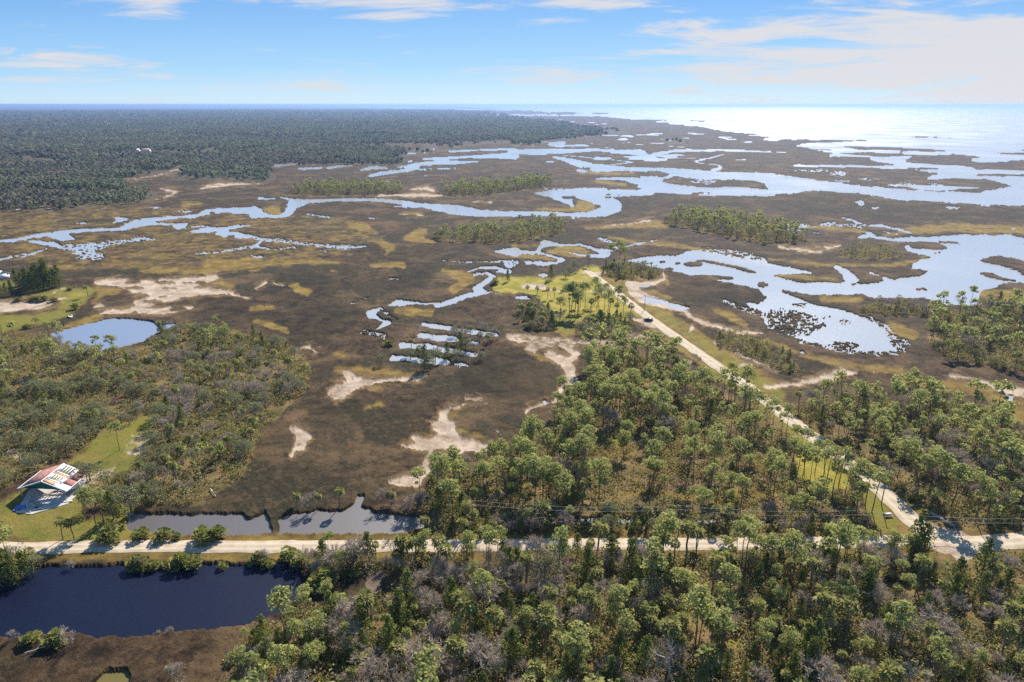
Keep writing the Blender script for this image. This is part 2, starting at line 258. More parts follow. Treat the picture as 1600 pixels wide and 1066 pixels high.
poly(W, B(3, (0, 305), (160, 308), (260, 340), (320, 385), (250, 440), (180, 455), (60, 440), (0, 425)), .47); ell(W, eB(3, (440, 365, 50, 12), (320, 345, 40, 8), (180, 275, 50, 14), (60, 290, 30, 6), (420, 500, 90, 22)), .5); stroke(W, B(3, (660, 400, 30), (700, 470, 50), (740, 520, 40)), .52)
stroke(W, B(3, (560, 345, 26), (650, 392, 26), (690, 455, 30), (770, 490, 40), (730, 545, 30), (600, 548, 26), (450, 535, 26), (300, 505, 26), (180, 480, 26)), .5); stroke(W, B(2, (1180, 255, 30), (1300, 300, 30), (1421, 330, 30)), .5); stroke(W, A(2, (1180, 950, 30), (1380, 975, 40), (1520, 1000, 40)), .5); ell(W, eA(3, (170, 800, 120, 16), (480, 800, 160, 14)), .46)
poly(W, B(3, (280, 218), (520, 215), (600, 240), (560, 250), (400, 240)), 0)
ell(W, eB(3, (195, 540, 18, 6), (650, 70, 8, 5), (1335, 788, 30, 16)), .9)
# creek towards the finger ponds, and the ponds
for p, v in (([(1000, 24, 4), (1170, 34, 8), (1300, 34, 10), (1440, 38, 30)], .8), ([(1170, 92, 10), (1250, 70, 14), (1330, 66, 16), (1400, 90, 24), (1330, 88, 8)], 1), ([(1220, 105, 16), (1290, 95, 14), (1320, 115, 20), (1270, 150, 28), (1225, 185, 36), (1290, 205, 16), (1180, 218, 32), (1100, 250, 36), (1000, 282, 24), (1040, 268, 14), (900, 264, 14), (780, 262, 36), (740, 278, 14)], 1),
          ([(1280, 205, 14), (1380, 212, 8)], .8), ([(690, 290, 12), (640, 318, 46), (640, 330, 40), (690, 355, 18), (740, 372, 18), (700, 390, 20), (670, 405, 10)], 1), ([(600, 430, 40), (720, 450, 40)], .52), ([(700, 300, 20), (780, 360, 20)], .5), ([(520, 268, 6), (570, 255, 10), (620, 235, 8)], .8), ([(740, 130, 10), (790, 128, 10)], .6),
          ([(1105, 603, 18), (1180, 606, 16)], .75), ([(1110, 350, 5), (1140, 350, 8)], .9),
          ([(-20, 2, 10), (60, 10, 4)], 1)):
    stroke(W, B(1, *p), v)
for p in ([(930, 382, 26), (1085, 408, 34)], [(1120, 412, 28), (1330, 442, 30)], [(915, 444, 34), (1095, 466, 36)], [(1110, 470, 22), (1235, 487, 24)], [(812, 500, 34), (960, 505, 36), (1080, 530, 36), (1220, 552, 28)], [(762, 570, 32), (905, 576, 34), (1050, 592, 40)]): stroke('canal', B(1, *[(x, y, w_ * .95) for x, y, w_ in p]), 1)
stroke(W, B(2, (182, 812, 20), (188, 818, 14)), .9)
# pond on the left, canal, roadside ditch
POND = B(0, (285, 430), (400, 400), (520, 370), (620, 352), (740, 350), (850, 368), (880, 388), (975, 376), (940, 402), (870, 432), (800, 480), (640, 525), (520, 535), (430, 522), (340, 492))
CANAL = [(-400, 880), (-60, 885), (60, 888), (95, 883), (130, 885), (183, 885), (259, 885), (324, 881), (400, 884), (438, 879), (465, 881), (480, 919), (472, 946), (423, 965), (400, 976), (324, 984), (229, 995), (152, 1001), (126, 991), (76, 991), (0, 996), (-100, 1000), (-400, 1000)]
DITCH = [(198, 805), (229, 803), (266, 803), (316, 805), (381, 804), (390, 812), (415, 801), (423, 812), (436, 812), (446, 805), (495, 799), (537, 801), (552, 790), (558, 776), (570, 776), (564, 793), (590, 801), (628, 805), (663, 810), (668, 824), (628, 834), (552, 836), (438, 835), (400, 837), (305, 837), (228, 835), (200, 830)]
poly('canal', POND, 1); poly('canal', CANAL, 1); poly('canal', DITCH, 1); stroke('canal', C_(1, (76, 385, 34), (78, 420, 30), (80, 470, 30)), 0)
poly('canal', C_(0, (360, 1100), (430, 1030), (500, 1008), (545, 1035), (530, 1100)), 1); poly(M, C_(1, (445, 690), (450, 640), (480, 600), (545, 598), (520, 640), (500, 720)), 1)
stroke('canal', C_(2, (-130, 395, 10), (100, 400, 22), (300, 405, 24), (700, 408, 20), (1050, 415, 16)), 1)
stroke('canal', B(0, (325, 390, 9), (360, 388, 9)), .9)
# ---- sand
for i, p in ((0, [(520, 155, 12), (640, 145, 40), (760, 175, 70), (900, 170, 80), (1060, 150, 60), (1200, 118, 26)]), (0, [(860, 205, 50), (1000, 208, 50), (1150, 200, 36), (1280, 206, 16), (1370, 240, 12)]), (0, [(560, 325, 18), (700, 305, 44), (780, 275, 60), (880, 240, 40), (980, 236, 24)]),
          (0, [(780, 310, 30), (900, 305, 34), (1000, 300, 24), (1070, 288, 14)]), (0, [(520, 290, 12), (570, 275, 22)]), (0, [(-60, 290, 50), (60, 285, 46), (200, 285, 40), (300, 265, 14)]), (0, [(120, 262, 10), (250, 262, 10), (370, 235, 8)]), (0, [(300, 205, 8), (360, 180, 8)]),
          (1, [(225, 522, 12), (300, 506, 18)]), (1, [(290, 515, 10), (360, 545, 10)]), (1, [(1080, 850, 16), (1040, 880, 30), (1040, 940, 66), (1080, 1000, 76), (1130, 1060, 80)]), (1, [(880, 1020, 30), (1000, 1050, 50), (1100, 1066, 50)]),
          (1, [(200, 965, 20), (250, 1000, 50), (250, 1060, 50)]), (1, [(0, 185, 14), (60, 150, 10)]), (1, [(100, 158, 8), (170, 175, 8)]), (1, [(140, 470, 12), (170, 470, 12)]), (1, [(1160, 800, 14), (1280, 806, 4)]),
          (2, [(0, 440, 16), (90, 465, 26), (160, 495, 44), (330, 492, 14), (520, 482, 24)]), (2, [(80, 515, 20), (200, 545, 40), (290, 590, 60), (320, 630, 60), (330, 690, 60), (280, 735, 30), (240, 810, 14), (100, 850, 18), (80, 875, 14)]), (2, [(280, 500, 40), (360, 550, 30), (300, 600, 50)]), (2, [(470, 530, 16), (580, 522, 20)]), (2, [(600, 450, 50), (660, 440, 30)]), (2, [(780, 500, 20), (870, 500, 20)]), (2, [(820, 550, 8), (900, 550, 10)]), (2, [(960, 590, 20), (1010, 600, 10)]),
          (2, [(840, 95, 8), (845, 130, 18), (780, 155, 24), (650, 165, 40), (680, 200, 60), (740, 240, 60), (850, 275, 50), (950, 300, 26), (1010, 350, 22), (1100, 388, 18), (1250, 425, 20), (1390, 432, 12)]), (2, [(670, 350, 20), (780, 380, 36), (830, 400, 20)]), (2, [(1140, 485, 30), (1200, 510, 26), (1300, 560, 34), (1421, 600, 30)]), (2, [(1240, 610, 6), (1421, 612, 6)]), (2, [(1000, 400, 20), (990, 420, 14)]),
          (3, [(-20, 730, 22), (180, 712, 26), (370, 665, 40), (400, 645, 44), (500, 660, 14)]), (3, [(1290, 755, 22), (1421, 765, 30), (1600, 780, 30)]), (3, [(1000, 662, 14), (1060, 680, 10), (1170, 705, 10)]), (3, [(0, 600, 30), (50, 640, 20)]), (3, [(1120, 375, 24), (1300, 380, 20), (1421, 400, 16)]), (3, [(570, 655, 4), (600, 645, 6)])):
    stroke(S, B(i, *p))
poly(S, B(1, (390, 780), (440, 715), (510, 700), (460, 650), (520, 640), (560, 680), (640, 690), (800, 680), (985, 658), (900, 700), (760, 705), (650, 725), (560, 740), (470, 810)), .8)
poly(S, C_(1, (590, 100), (700, 82), (745, 50), (710, 0), (810, -5), (830, 55), (930, 85), (1010, 100), (1000, 130), (860, 122), (730, 118), (590, 105)), .9); stroke(S, C_(1, (722, 120, 14), (700, 160, 18), (685, 200, 50), (650, 245, 50), (560, 248, 24)), .95); stroke(S, C_(1, (150, 28, 22), (205, 65, 44), (165, 95, 20), (150, 140, 16)), .85)
for i, p in ((0, [(960, 645, 8), (1040, 620, 10), (1100, 595, 10), (1040, 585, 16), (990, 575, 14)]), (0, [(1240, 572, 14), (1340, 552, 26), (1450, 545, 14), (1600, 543, 6)]), (0, [(730, 528, 5), (960, 495, 7), (1120, 450, 7)]), (0, [(630, 700, 8), (670, 690, 6)]), (0, [(110, 708, 8), (400, 705, 6)]), (1, [(750, 618, 10), (900, 615, 16), (1050, 615, 20), (1200, 622, 8)]), (1, [(950, 575, 5), (1060, 570, 18), (1100, 590, 14)]), (1, [(1340, 655, 8), (1460, 658, 8)]), (1, [(900, 730, 6), (1030, 735, 10)]),
          (2, [(570, 805, 5), (700, 795, 8), (870, 768, 10)]), (3, [(70, 935, 14), (200, 955, 18), (330, 965, 16)]), (3, [(370, 945, 16), (450, 925, 14)]), (3, [(300, 935, 8), (400, 935, 8)]), (0, [(870, 342, 10), (915, 342, 14)]), (0, [(825, 345, 5), (850, 343, 5)])):
    stroke(S, A(i, *p), .9)
ell(S, eB(0, (750, 182, 62, 10), (740, 146, 50, 11), (850, 135, 35, 12), (930, 150, 60, 8), (665, 275, 88, 28), (850, 256, 60, 11), (860, 291, 62, 8), (990, 300, 50, 10), (940, 183, 40, 6), (1110, 115, 40, 7), (1120, 150, 36, 8), (900, 232, 30, 5), (700, 222, 50, 8), (1040, 150, 30, 5)), 0)
ell(S, eB(2, (380, 505, 60, 18), (170, 530, 34, 10), (940, 360, 50, 24), (150, 550, 30, 12)), 0)
# ---- straw-coloured grass, lawns
for i, p in ((0, [(860, 1000, 30), (1050, 1010, 50), (1250, 990, 50), (1579, 965, 40)]), (0, [(1060, 890, 60), (1250, 900, 60), (1420, 900, 40)]), (0, [(560, 780, 40), (700, 795, 40), (750, 805, 10)]), (0, [(1140, 675, 40), (1240, 670, 20)]), (0, [(60, 765, 20), (200, 768, 24)]), (0, [(1250, 775, 40), (1450, 760, 30)]), (0, [(440, 860, 40), (700, 850, 40), (1000, 830, 40)]), (0, [(1180, 710, 30), (1230, 700, 14)]), (0, [(300, 1060, 30), (800, 1040, 50), (1579, 1060, 60)]),
          (1, [(-20, 1020, 40), (250, 1005, 50), (350, 1015, 40), (490, 1035, 20)]), (1, [(220, 870, 26), (370, 868, 16)]), (1, [(600, 880, 14), (760, 900, 30), (830, 940, 50), (800, 985, 20)]), (1, [(0, 970, 20), (700, 980, 10)]), (1, [(50, 605, 8), (240, 612, 10), (560, 625, 6)]),
          (2, [(0, 930, 20), (190, 925, 16)]), (2, [(600, 870, 20), (750, 905, 30), (1060, 930, 30), (1579, 1060, 30)]), (3, [(0, 1010, 20), (150, 1025, 20), (300, 1045, 30), (600, 1050, 20), (850, 1040, 30), (960, 1005, 26)]), (3, [(700, 870, 14), (900, 830, 50), (1150, 815, 56), (1579, 835, 60), (2400, 850, 60)]), (3, [(100, 790, 14), (400, 820, 30), (600, 840, 26)])):
    stroke(Y, A(i, *p), .8)
poly(Y, [(-60, 335), (240, 322), (420, 330), (560, 345), (600, 365), (560, 385), (450, 420), (300, 430), (-60, 405)], .42)
poly(Y, A(1, (550, 800), (640, 772), (700, 800), (720, 820), (640, 842), (600, 820))); poly(Y, A(1, (900, 895), (920, 860), (1000, 818), (1050, 820), (1060, 850), (1040, 880), (1120, 900), (1100, 915), (980, 905))); poly(Y, A(1, (25, 700), (100, 680), (140, 690), (165, 735), (70, 745))); stroke(Y, A(1, (900, 728, 14), (1030, 732, 18)))
poly(Y, A(1, (700, 1045), (820, 1030), (915, 1035), (920, 1062), (760, 1064), (710, 1058))); poly(Y, A(2, (400, 650), (480, 650), (520, 680), (500, 715), (100, 716), (200, 690), (340, 700), (400, 680))); poly(Y, A(2, (410, 815), (560, 803), (700, 790), (870, 768), (980, 795), (960, 818), (700, 820), (450, 825)))
poly(Y, A(2, (200, 965), (330, 920), (420, 935), (480, 965), (500, 1000), (300, 990), (240, 975))); stroke(Y, A(2, (0, 990, 24), (200, 1000, 24), (260, 1020, 16))); stroke(Y, A(2, (400, 470, 16), (600, 480, 16), (760, 480, 10))); stroke(Y, A(2, (520, 530, 20), (700, 550, 20)))
for i, p in ((1, [(0, 370, 26), (60, 385, 36), (160, 415, 40), (180, 435, 14)]), (1, [(-20, 295, 30), (100, 290, 18)]), (1, [(0, 50, 20), (200, 40, 30), (450, 40, 20)]), (1, [(1050, 90, 40), (1180, 130, 60), (1100, 190, 50)]), (1, [(800, 310, 50), (960, 320, 50)]), (1, [(420, 555, 20), (500, 555, 20)]), (1, [(450, 640, 40), (560, 640, 50), (800, 665, 40), (950, 665, 16)]), (1, [(640, 740, 40), (720, 740, 20)]), (1, [(600, 850, 20), (700, 830, 30)]),
          (1, [(1030, 870, 40), (1060, 900, 40), (1160, 840, 20)]), (1, [(1200, 1040, 40), (1380, 1055, 40)]), (1, [(420, 85, 12), (450, 92, 8)]), (0, [(1170, 50, 60), (1300, 60, 60), (1421, 30, 50)]), (0, [(800, 90, 30), (1050, 85, 30), (1200, 90, 30)]), (0, [(520, 240, 60), (560, 190, 60), (650, 200, 40)]), (0, [(1200, 415, 30), (1330, 430, 26)]), (0, [(300, 440, 30), (450, 380, 50), (560, 340, 30)]), (0, [(1130, 90, 20), (1200, 150, 40), (1300, 170, 20)]),
          (2, [(730, 205, 40), (800, 225, 50), (880, 240, 20)]), (2, [(1140, 310, 30), (1200, 335, 40), (1290, 385, 40)]), (2, [(850, 110, 20), (870, 160, 20)]), (2, [(150, 560, 50), (240, 590, 40)]), (2, [(1100, 125, 14), (1250, 160, 10)]), (3, [(-20, 470, 30), (200, 560, 30), (320, 590, 36), (480, 615, 44), (640, 640, 50), (860, 665, 30)]), (3, [(0, 105, 30), (200, 125, 20), (380, 130, 14)]), (3, [(200, 160, 10), (410, 160, 20)]), (3, [(680, 400, 60), (800, 440, 60)]), (3, [(300, 245, 30), (500, 250, 40)]), (3, [(1200, 220, 60), (1421, 230, 80)]), (3, [(1300, 830, 60), (1421, 900, 90)])):
    stroke(Y, B(i, *p), .85)
poly(Y, B(1, (170, 165), (235, 155), (250, 180), (320, 195), (300, 225), (230, 215), (200, 190))); poly(Y, B(1, (630, 50), (760, 38), (830, 42), (830, 75), (740, 65), (660, 75))); poly(Y, C_(1, (590, 90), (745, 20), (830, 20), (1010, 90), (1000, 140), (800, 125), (600, 120)), .6)
poly(K, D((40, 335), (80, 240), (250, 222), (440, 235), (545, 255), (680, 190), (760, 190), (800, 150), (930, 140), (980, 190), (940, 240), (1010, 300), (1080, 340), (1150, 400), (1200, 470), (1290, 560), (1180, 640), (560, 560), (300, 370), (130, 375))); poly(K, [(1235, 700), (1262, 685), (1330, 735), (1335, 770), (1280, 770), (1240, 755)], .8); stroke(K, B(0, (340, 250, 40), (470, 210, 50)), .6)
poly(L, D((40, 335), (80, 240), (250, 222), (440, 235), (545, 255), (680, 190), (760, 190), (800, 150), (930, 140), (980, 190), (940, 240), (1010, 300), (1080, 340), (1150, 400), (1200, 470), (1290, 560), (1400, 660), (1300, 600), (1220, 560), (1180, 640), (900, 600), (820, 620), (560, 720), (560, 560), (420, 400), (300, 370), (130, 375)))
poly(L, D((560, 620), (740, 640), (740, 710), (640, 720), (560, 690)), .6); poly(Y, D((560, 620), (740, 640), (740, 720), (640, 730), (560, 700))); stroke(Y, D((1050, 260, 60), (1300, 260, 60), (1450, 250, 30)), .8); stroke(Y, D((1200, 520, 40), (1320, 640, 40)), .7)
stroke(S, D((320, 310, 40), (470, 312, 46)), 1); stroke(S, D((380, 325, 12), (620, 348, 14), (800, 352, 9), (980, 362, 16), (1080, 372, 24)), 1); stroke(S, D((830, 195, 30), (900, 210, 36), (990, 200, 14)), 1); stroke(S, D((240, 370, 10), (380, 350, 10)), .7)
poly(L, B(0, (-60, 415), (-60, 330), (200, 325), (300, 305), (350, 270), (330, 235), (200, 225), (60, 215), (150, 185), (350, 168), (520, 180), (540, 205), (480, 270), (420, 320), (250, 380), (60, 420)), .85); stroke(L, B(0, (-60, 165, 40), (80, 165, 30)), 1); poly(Y, B(0, (0, 180), (500, 180), (560, 220), (420, 330), (100, 420), (0, 410)), .35)
poly(L, C_(0, (-160, 470), (-100, 390), (0, 330), (80, 290), (250, 190), (330, 130), (430, 80), (560, 20), (640, 0), (640, 60), (590, 130), (560, 190), (470, 240), (400, 250), (340, 300), (340, 400), (520, 400), (560, 470), (480, 490), (150, 498), (60, 470), (0, 430)))
poly(L, C_(0, (470, 340), (500, 310), (540, 320), (560, 400), (480, 380))); poly(S, C_(0, (540, 60), (620, 40), (610, 130), (480, 160)), .5); poly(S, C_(0, (300, 240), (400, 200), (480, 180), (470, 220), (330, 290)), .6); ell(S, [(15, 712, 30, 14)], .6)
stroke(L, B(0, (520, 1040, 40), (640, 960, 40), (760, 930, 40), (950, 860, 30), (1060, 810, 20)), .8); ell(Y, eB(0, (170, 840, 70, 30), (280, 700, 50, 20), (240, 640, 50, 20), (620, 930, 60, 20)), .9)
ROAD_DIAG = [(918, 425), (960, 456), (1011, 496), (1081, 546), (1138, 586), (1169, 607), (1242, 664), (1295, 704), (1352, 748), (1398, 789), (1428, 818), (1467, 842), (1512, 852), (1581, 848), (1700, 838), (1900, 820)]
ROAD_MAIN = [(-400, 848), (-120, 853), (0, 858), (60, 859), (150, 857), (260, 856), (400, 857), (520, 856), (700, 855), (850, 853), (1060, 853), (1180, 852), (1300, 850), (1400, 848), (1467, 846)]
stroke(Y, [(925, 418, 8), (970, 447, 14), (1030, 490, 20), (1100, 538, 24), (1160, 580, 28), (1200, 605, 30)], .9); stroke(Y, [(990, 490, 10), (1050, 535, 12), (1110, 580, 16), (1160, 615, 16)], .8); stroke(L, [(1110, 585, 10), (1180, 628, 16), (1300, 720, 24)], .7); stroke(L, [(935, 424, 5), (1020, 482, 12), (1100, 538, 16), (1215, 618, 24)], .6); stroke(L, [(1060, 541, 7), (1130, 592, 9), (1160, 612, 9)], .7)
poly(L, [(1240, 700), (1262, 690), (1320, 735), (1330, 765), (1290, 770), (1245, 755)], 1); poly(L, [(1345, 765), (1356, 758), (1385, 790), (1405, 815), (1398, 838), (1375, 836), (1350, 800)], .75); poly(Y, [(1345, 765), (1356, 758), (1385, 790), (1405, 815), (1398, 838), (1375, 836), (1350, 800)], .5)
stroke(L, [(1400, 770, 10), (1440, 800, 16), (1480, 822, 12)], .6); stroke(Y, [(60, 846, 8), (300, 846, 9), (660, 846, 9), (1000, 842, 8)], .9); stroke(Y, [(230, 872, 10), (450, 872, 12), (560, 875, 16)], .6); poly(L, [(1460, 860), (1500, 872), (1520, 920), (1480, 900)], .4)
for (x, y, rx, ry) in ((1100, 715, 50, 22), (1150, 745, 40, 20), (960, 760, 50, 14), (1060, 760, 60, 16), (1140, 700, 20, 40), (830, 765, 18, 14), (1250, 700, 14, 40)): ell('rust', [(x, y, rx, ry)])
ell(L, [(962, 690, 18, 12), (520, 850, 3, 2), (820, 885, 14, 12), (1150, 1010, 20, 12), (1060, 655, 20, 8)], .8)
ell('rust', eB(0, (640, 780, 200, 60), (1000, 650, 200, 60), (200, 850, 80, 30))); stroke(S, [(1420, 812, 14), (1440, 828, 26), (1470, 845, 38), (1510, 855, 34), (1545, 852, 20)]); stroke(S, [(1480, 850, 20), (1505, 868, 26)]); stroke(S, B(2, (-20, 450, 40), (150, 485, 70), (350, 485, 44), (560, 490, 40)), .55); stroke(S, B(2, (620, 440, 60), (760, 470, 50)), .5)
stroke(S, [(1480, 583, 4), (1530, 598, 8), (1600, 615, 16), (1700, 620, 20)], .8); stroke(Y, [(1400, 600, 14), (1500, 606, 18), (1650, 640, 30)], .8)
ell(Y, [(1090, 700, 60, 16), (1160, 735, 50, 14), (1010, 770, 70, 9), (1120, 780, 70, 10), (960, 705, 40, 10), (1200, 770, 40, 10), (1050, 735, 40, 9), (830, 765, 20, 14)])
poly('rust', B(3, (0, 520), (330, 640), (850, 660), (1421, 760), (1421, 700), (800, 560), (300, 500)), .5)
stroke('rust', B(2, (450, 440, 60), (750, 480, 100), (900, 560, 100), (1050, 640, 80)), .7); ell('rust', eB(1, (640, 690, 120, 30), (200, 900, 60, 60)), .9)
poly('thread', A(2, (300, 210), (1100, 225), (1579, 250), (1579, 480), (1300, 480), (900, 430), (500, 430), (0, 400), (0, 250))); poly('thread', A(3, (-40, 290), (600, 370), (1100, 470), (1500, 560), (1000, 590), (300, 520), (-40, 480))); poly('thread', A(1, (1000, 290), (1600, 250), (1600, 330), (1000, 330)), .9)
poly('thread', A(3, (150, 770), (600, 740), (950, 800), (900, 880), (500, 870), (200, 850)))
for i, p in ((2, [(-20, 500), (130, 520), (270, 610), (290, 700), (200, 790), (0, 820), (-200, 760), (-150, 560)]), (1, [(1100, 640), (1300, 620), (1240, 800), (1180, 810), (1130, 770)]), (1, [(100, 300), (500, 230), (600, 300), (520, 420), (250, 520), (100, 420)]), (1, [(250, 850), (560, 810), (620, 900), (350, 900)]),
             (2, [(800, 180), (1100, 130), (1380, 200), (1400, 260), (1250, 330), (1000, 250), (850, 230)]), (0, [(1050, 230), (1421, 220), (1421, 370), (1200, 300)]), (1, [(-20, 200), (200, 90), (600, 90), (500, 200), (150, 280)]), (1, [(800, 60), (1020, 60), (950, 200), (700, 210)]), (2, [(40, 60), (60, 100), (200, 90), (300, 40), (180, 70)]),
             (3, [(60, 500), (300, 540), (700, 580), (850, 560), (900, 620), (500, 600), (200, 580)]), (3, [(0, 620), (330, 620), (360, 660), (150, 700), (0, 700)]), (2, [(790, 300), (1000, 420), (900, 440), (800, 350)])): poly('dark', B(i, *p))
for i, p in ((3, [(0, 640), (300, 600), (700, 660), (1579, 700), (1579, 780), (700, 780), (0, 720)]), (2, [(680, 640), (1000, 640), (1400, 630), (1500, 700), (1000, 700), (700, 760), (500, 760)]), (1, [(600, 930), (1100, 940), (1400, 1000), (900, 1040), (600, 1000)]), (1, [(500, 500), (800, 560), (700, 600), (400, 590)]), (2, [(0, 770), (800, 850), (700, 880), (0, 850)])): poly('dark', A(i, *p), .8)
stroke(S, B(1, (870, 950, 5), (940, 935, 8), (1000, 960, 20)), .8); stroke(S, B(1, (1050, 855, 10), (1120, 850, 10), (1170, 820, 6), (1210, 812, 5), (1330, 818, 4)), .75); stroke(S, C_(1, (960, 20, 8), (1010, 60, 5)), .6); stroke('rust', C_(1, (420, 30, 20), (560, 140, 14), (700, 90, 10)), .5); stroke('rust', B(1, (150, 900, 50), (260, 840, 30)), .7)
# ---- woodland floors (tree stands)
ST = {}
ST['west'] = [(-260, 545), (-60, 525), (28, 524), (82, 524), (96, 539), (121, 548), (146, 553), (180, 552), (225, 541), (253, 521), (296, 511), (400, 529), (428, 532), (456, 552), (479, 558), (484, 583), (482, 608), (456, 631), (439, 653), (412, 670), (396, 709), (381, 748), (335, 775), (318, 790), (229, 793), (190, 800), (133, 795), (128, 770), (140, 760), (180, 735), (240, 683), (240, 665), (212, 668), (130, 705), (60, 740), (0, 770), (-260, 790)]
ST['wedge'] = [(915, 575), (940, 556), (980, 545), (1014, 564), (1053, 580), (1081, 597), (1110, 604), (1150, 622), (1185, 640), (1232, 676), (1262, 690), (1240, 706), (1244, 752), (1292, 768), (1330, 765), (1350, 800), (1345, 838), (1250, 842), (900, 843), (690, 845), (672, 830), (668, 806), (640, 796), (655, 772), (690, 744), (735, 722), (781, 722), (828, 706), (858, 686), (870, 645), (897, 630), (914, 608)]
ST['east'] = [(1225, 640), (1280, 636), (1355, 630), (1420, 626), (1481, 636), (1552, 650), (1575, 670), (1615, 695), (1720, 720), (1900, 720), (1900, 812), (1700, 826), (1600, 834), (1530, 836), (1485, 826), (1445, 804), (1405, 770), (1360, 730), (1300, 684)]
ST['south'] = [(490, 905), (505, 880), (640, 872), (900, 868), (1440, 866), (1480, 868), (1700, 872), (1900, 880), (2100, 1250), (330, 1250), (355, 1040), (385, 1010), (430, 980), (480, 955), (600, 940), (690, 930), (700, 905), (610, 900)]
ST['northeast'] = [(1452, 500), (1475, 492), (1530, 488), (1600, 485), (1800, 482), (1900, 585), (1700, 588), (1600, 584), (1540, 574), (1480, 560), (1455, 545), (1448, 525)]
ST['palmwest'] = [(806, 492), (830, 482), (862, 480), (868, 505), (862, 520), (830, 517), (812, 505)]
ST['palmeast'] = [(900, 505), (925, 490), (955, 500), (985, 505), (990, 515), (955, 530), (905, 528)]
ST['point'] = [(938, 432), (950, 415), (975, 412), (1005, 418), (1032, 425), (1025, 437), (975, 438)]
ST['strip'] = [(1118, 530), (1150, 522), (1200, 540), (1245, 565), (1250, 590), (1215, 580), (1160, 555), (1125, 545)]
ST['islet one'] = A(1, (190, 600), (350, 560), (700, 560), (900, 580), (900, 606), (500, 615), (300, 612)); ST['islet two'] = A(1, (1120, 600), (1300, 555), (1579, 540)) + A(2, (120, 520), (240, 525), (240, 560), (0, 590)) + A(1, (1400, 620), (1200, 618))
ST['islet three'] = A(1, (1080, 885), (1200, 850), (1579, 820)) + A(2, (200, 800), (330, 815), (330, 850), (0, 912)) + A(1, (1400, 908), (1200, 905)); ST['islet four'] = A(2, (935, 770), (1050, 740), (1400, 760), (1579, 800)) + A(3, (100, 830), (240, 890), (150, 920), (0, 905)) + A(2, (1579, 915), (1400, 885), (1220, 850), (950, 795))
ST['islet five'] = A(3, (400, 975), (550, 950), (700, 950), (830, 990), (800, 1010), (600, 1015), (450, 1000)); ST['ridge'] = B(3, (500, 305), (620, 270), (850, 265), (880, 330), (800, 350), (650, 330))
ST['roadside'] = [(690, 864), (1000, 863), (1450, 862), (1450, 886), (1000, 888), (690, 888)]
ST['hedge'] = [(690, 822), (900, 824), (1330, 828), (1335, 845), (1000, 846), (690, 848)]
for k, v in ST.items(): poly(F, v)
FARW = [(-900, 345), (-50, 334), (30, 331), (100, 330), (175, 322), (243, 316), (248, 302), (205, 297), (190, 290), (255, 278), (300, 282), (400, 286), (434, 284), (420, 262), (440, 257), (520, 258), (627, 258), (630, 246), (650, 240), (704, 232), (760, 224), (830, 222), (900, 215), (1000, 206), (870, 190), (800, 182), (760, 176), (640, 170), (-200, 168), (-900, 166)]
poly(F, FARW); stroke(F, A(1, (1000, 372, 16), (1190, 355, 14))); poly(F, A(2, (1000, 265), (1080, 275), (1070, 300), (820, 285))); stroke(F, A(2, (0, 310, 20), (300, 312, 14))); 
stroke(F, A(0, (700, 535, 30), (960, 495, 30), (1150, 440, 26)), 0); stroke(F, A(0, (150, 405, 34), (400, 415, 30), (560, 425, 20)), 0); stroke(F, A(1, (750, 300, 24), (950, 315, 34), (1180, 300, 20)), 0); stroke(F, A(0, (-40, 355, 20), (200, 352, 20)), 0)
stroke(F, A(0, (880, 350, 20), (920, 350, 20)), 0)
poly(F, A(0, (1240, 510), (1580, 525), (1580, 560), (900, 560), (960, 500)), 0)

def in_poly(px, py, pts):
    px = np.asarray(px, float); py = np.asarray(py, float); c = np.zeros(px.shape, bool); n = len(pts); j = n - 1
    for i in range(n):
        xi, yi = pts[i][0], pts[i][1]; xj, yj = pts[j][0], pts[j][1]
        if yi != yj: c ^= ((yi > py) != (yj > py)) & (px < (xj - xi) * (py - yi) / (yj - yi) + xi)
        j = i
    return c

# ------------------------------------------------------------------ the ground: one sheet to the horizon
def tan_rows():
    ys = list(np.arange(1130, 520, -1.7)) + list(np.arange(520, 172, -1.05)) + list(np.arange(172, 163.6, -0.5))
    d = []
    for y in ys:
        v = (y - CY) / FPX; dn = math.sin(PITCH) + v * math.cos(PITCH)
        if dn > 0.0012: d.append(CAM_H * (math.cos(PITCH) - v * math.sin(PITCH)) / dn)
    d = [12, 30, 50, 68, 80, 88] + [q for q in d if q > 90 and q < 80000] + [90000, 120000]
    return np.array(d)
rows = tan_rows()
th = np.concatenate([np.linspace(-180, -52, 34)[:-1], np.linspace(-52, -42, 30)[:-1], np.linspace(-42, 42, 1560), np.linspace(42, 52, 30)[1:], np.linspace(52, 180, 34)[1:-1]])
TH, RR = np.meshgrid(np.radians(th), rows); NR, NC = TH.shape
GX = RR * np.sin(TH); GY = RR * np.cos(TH)
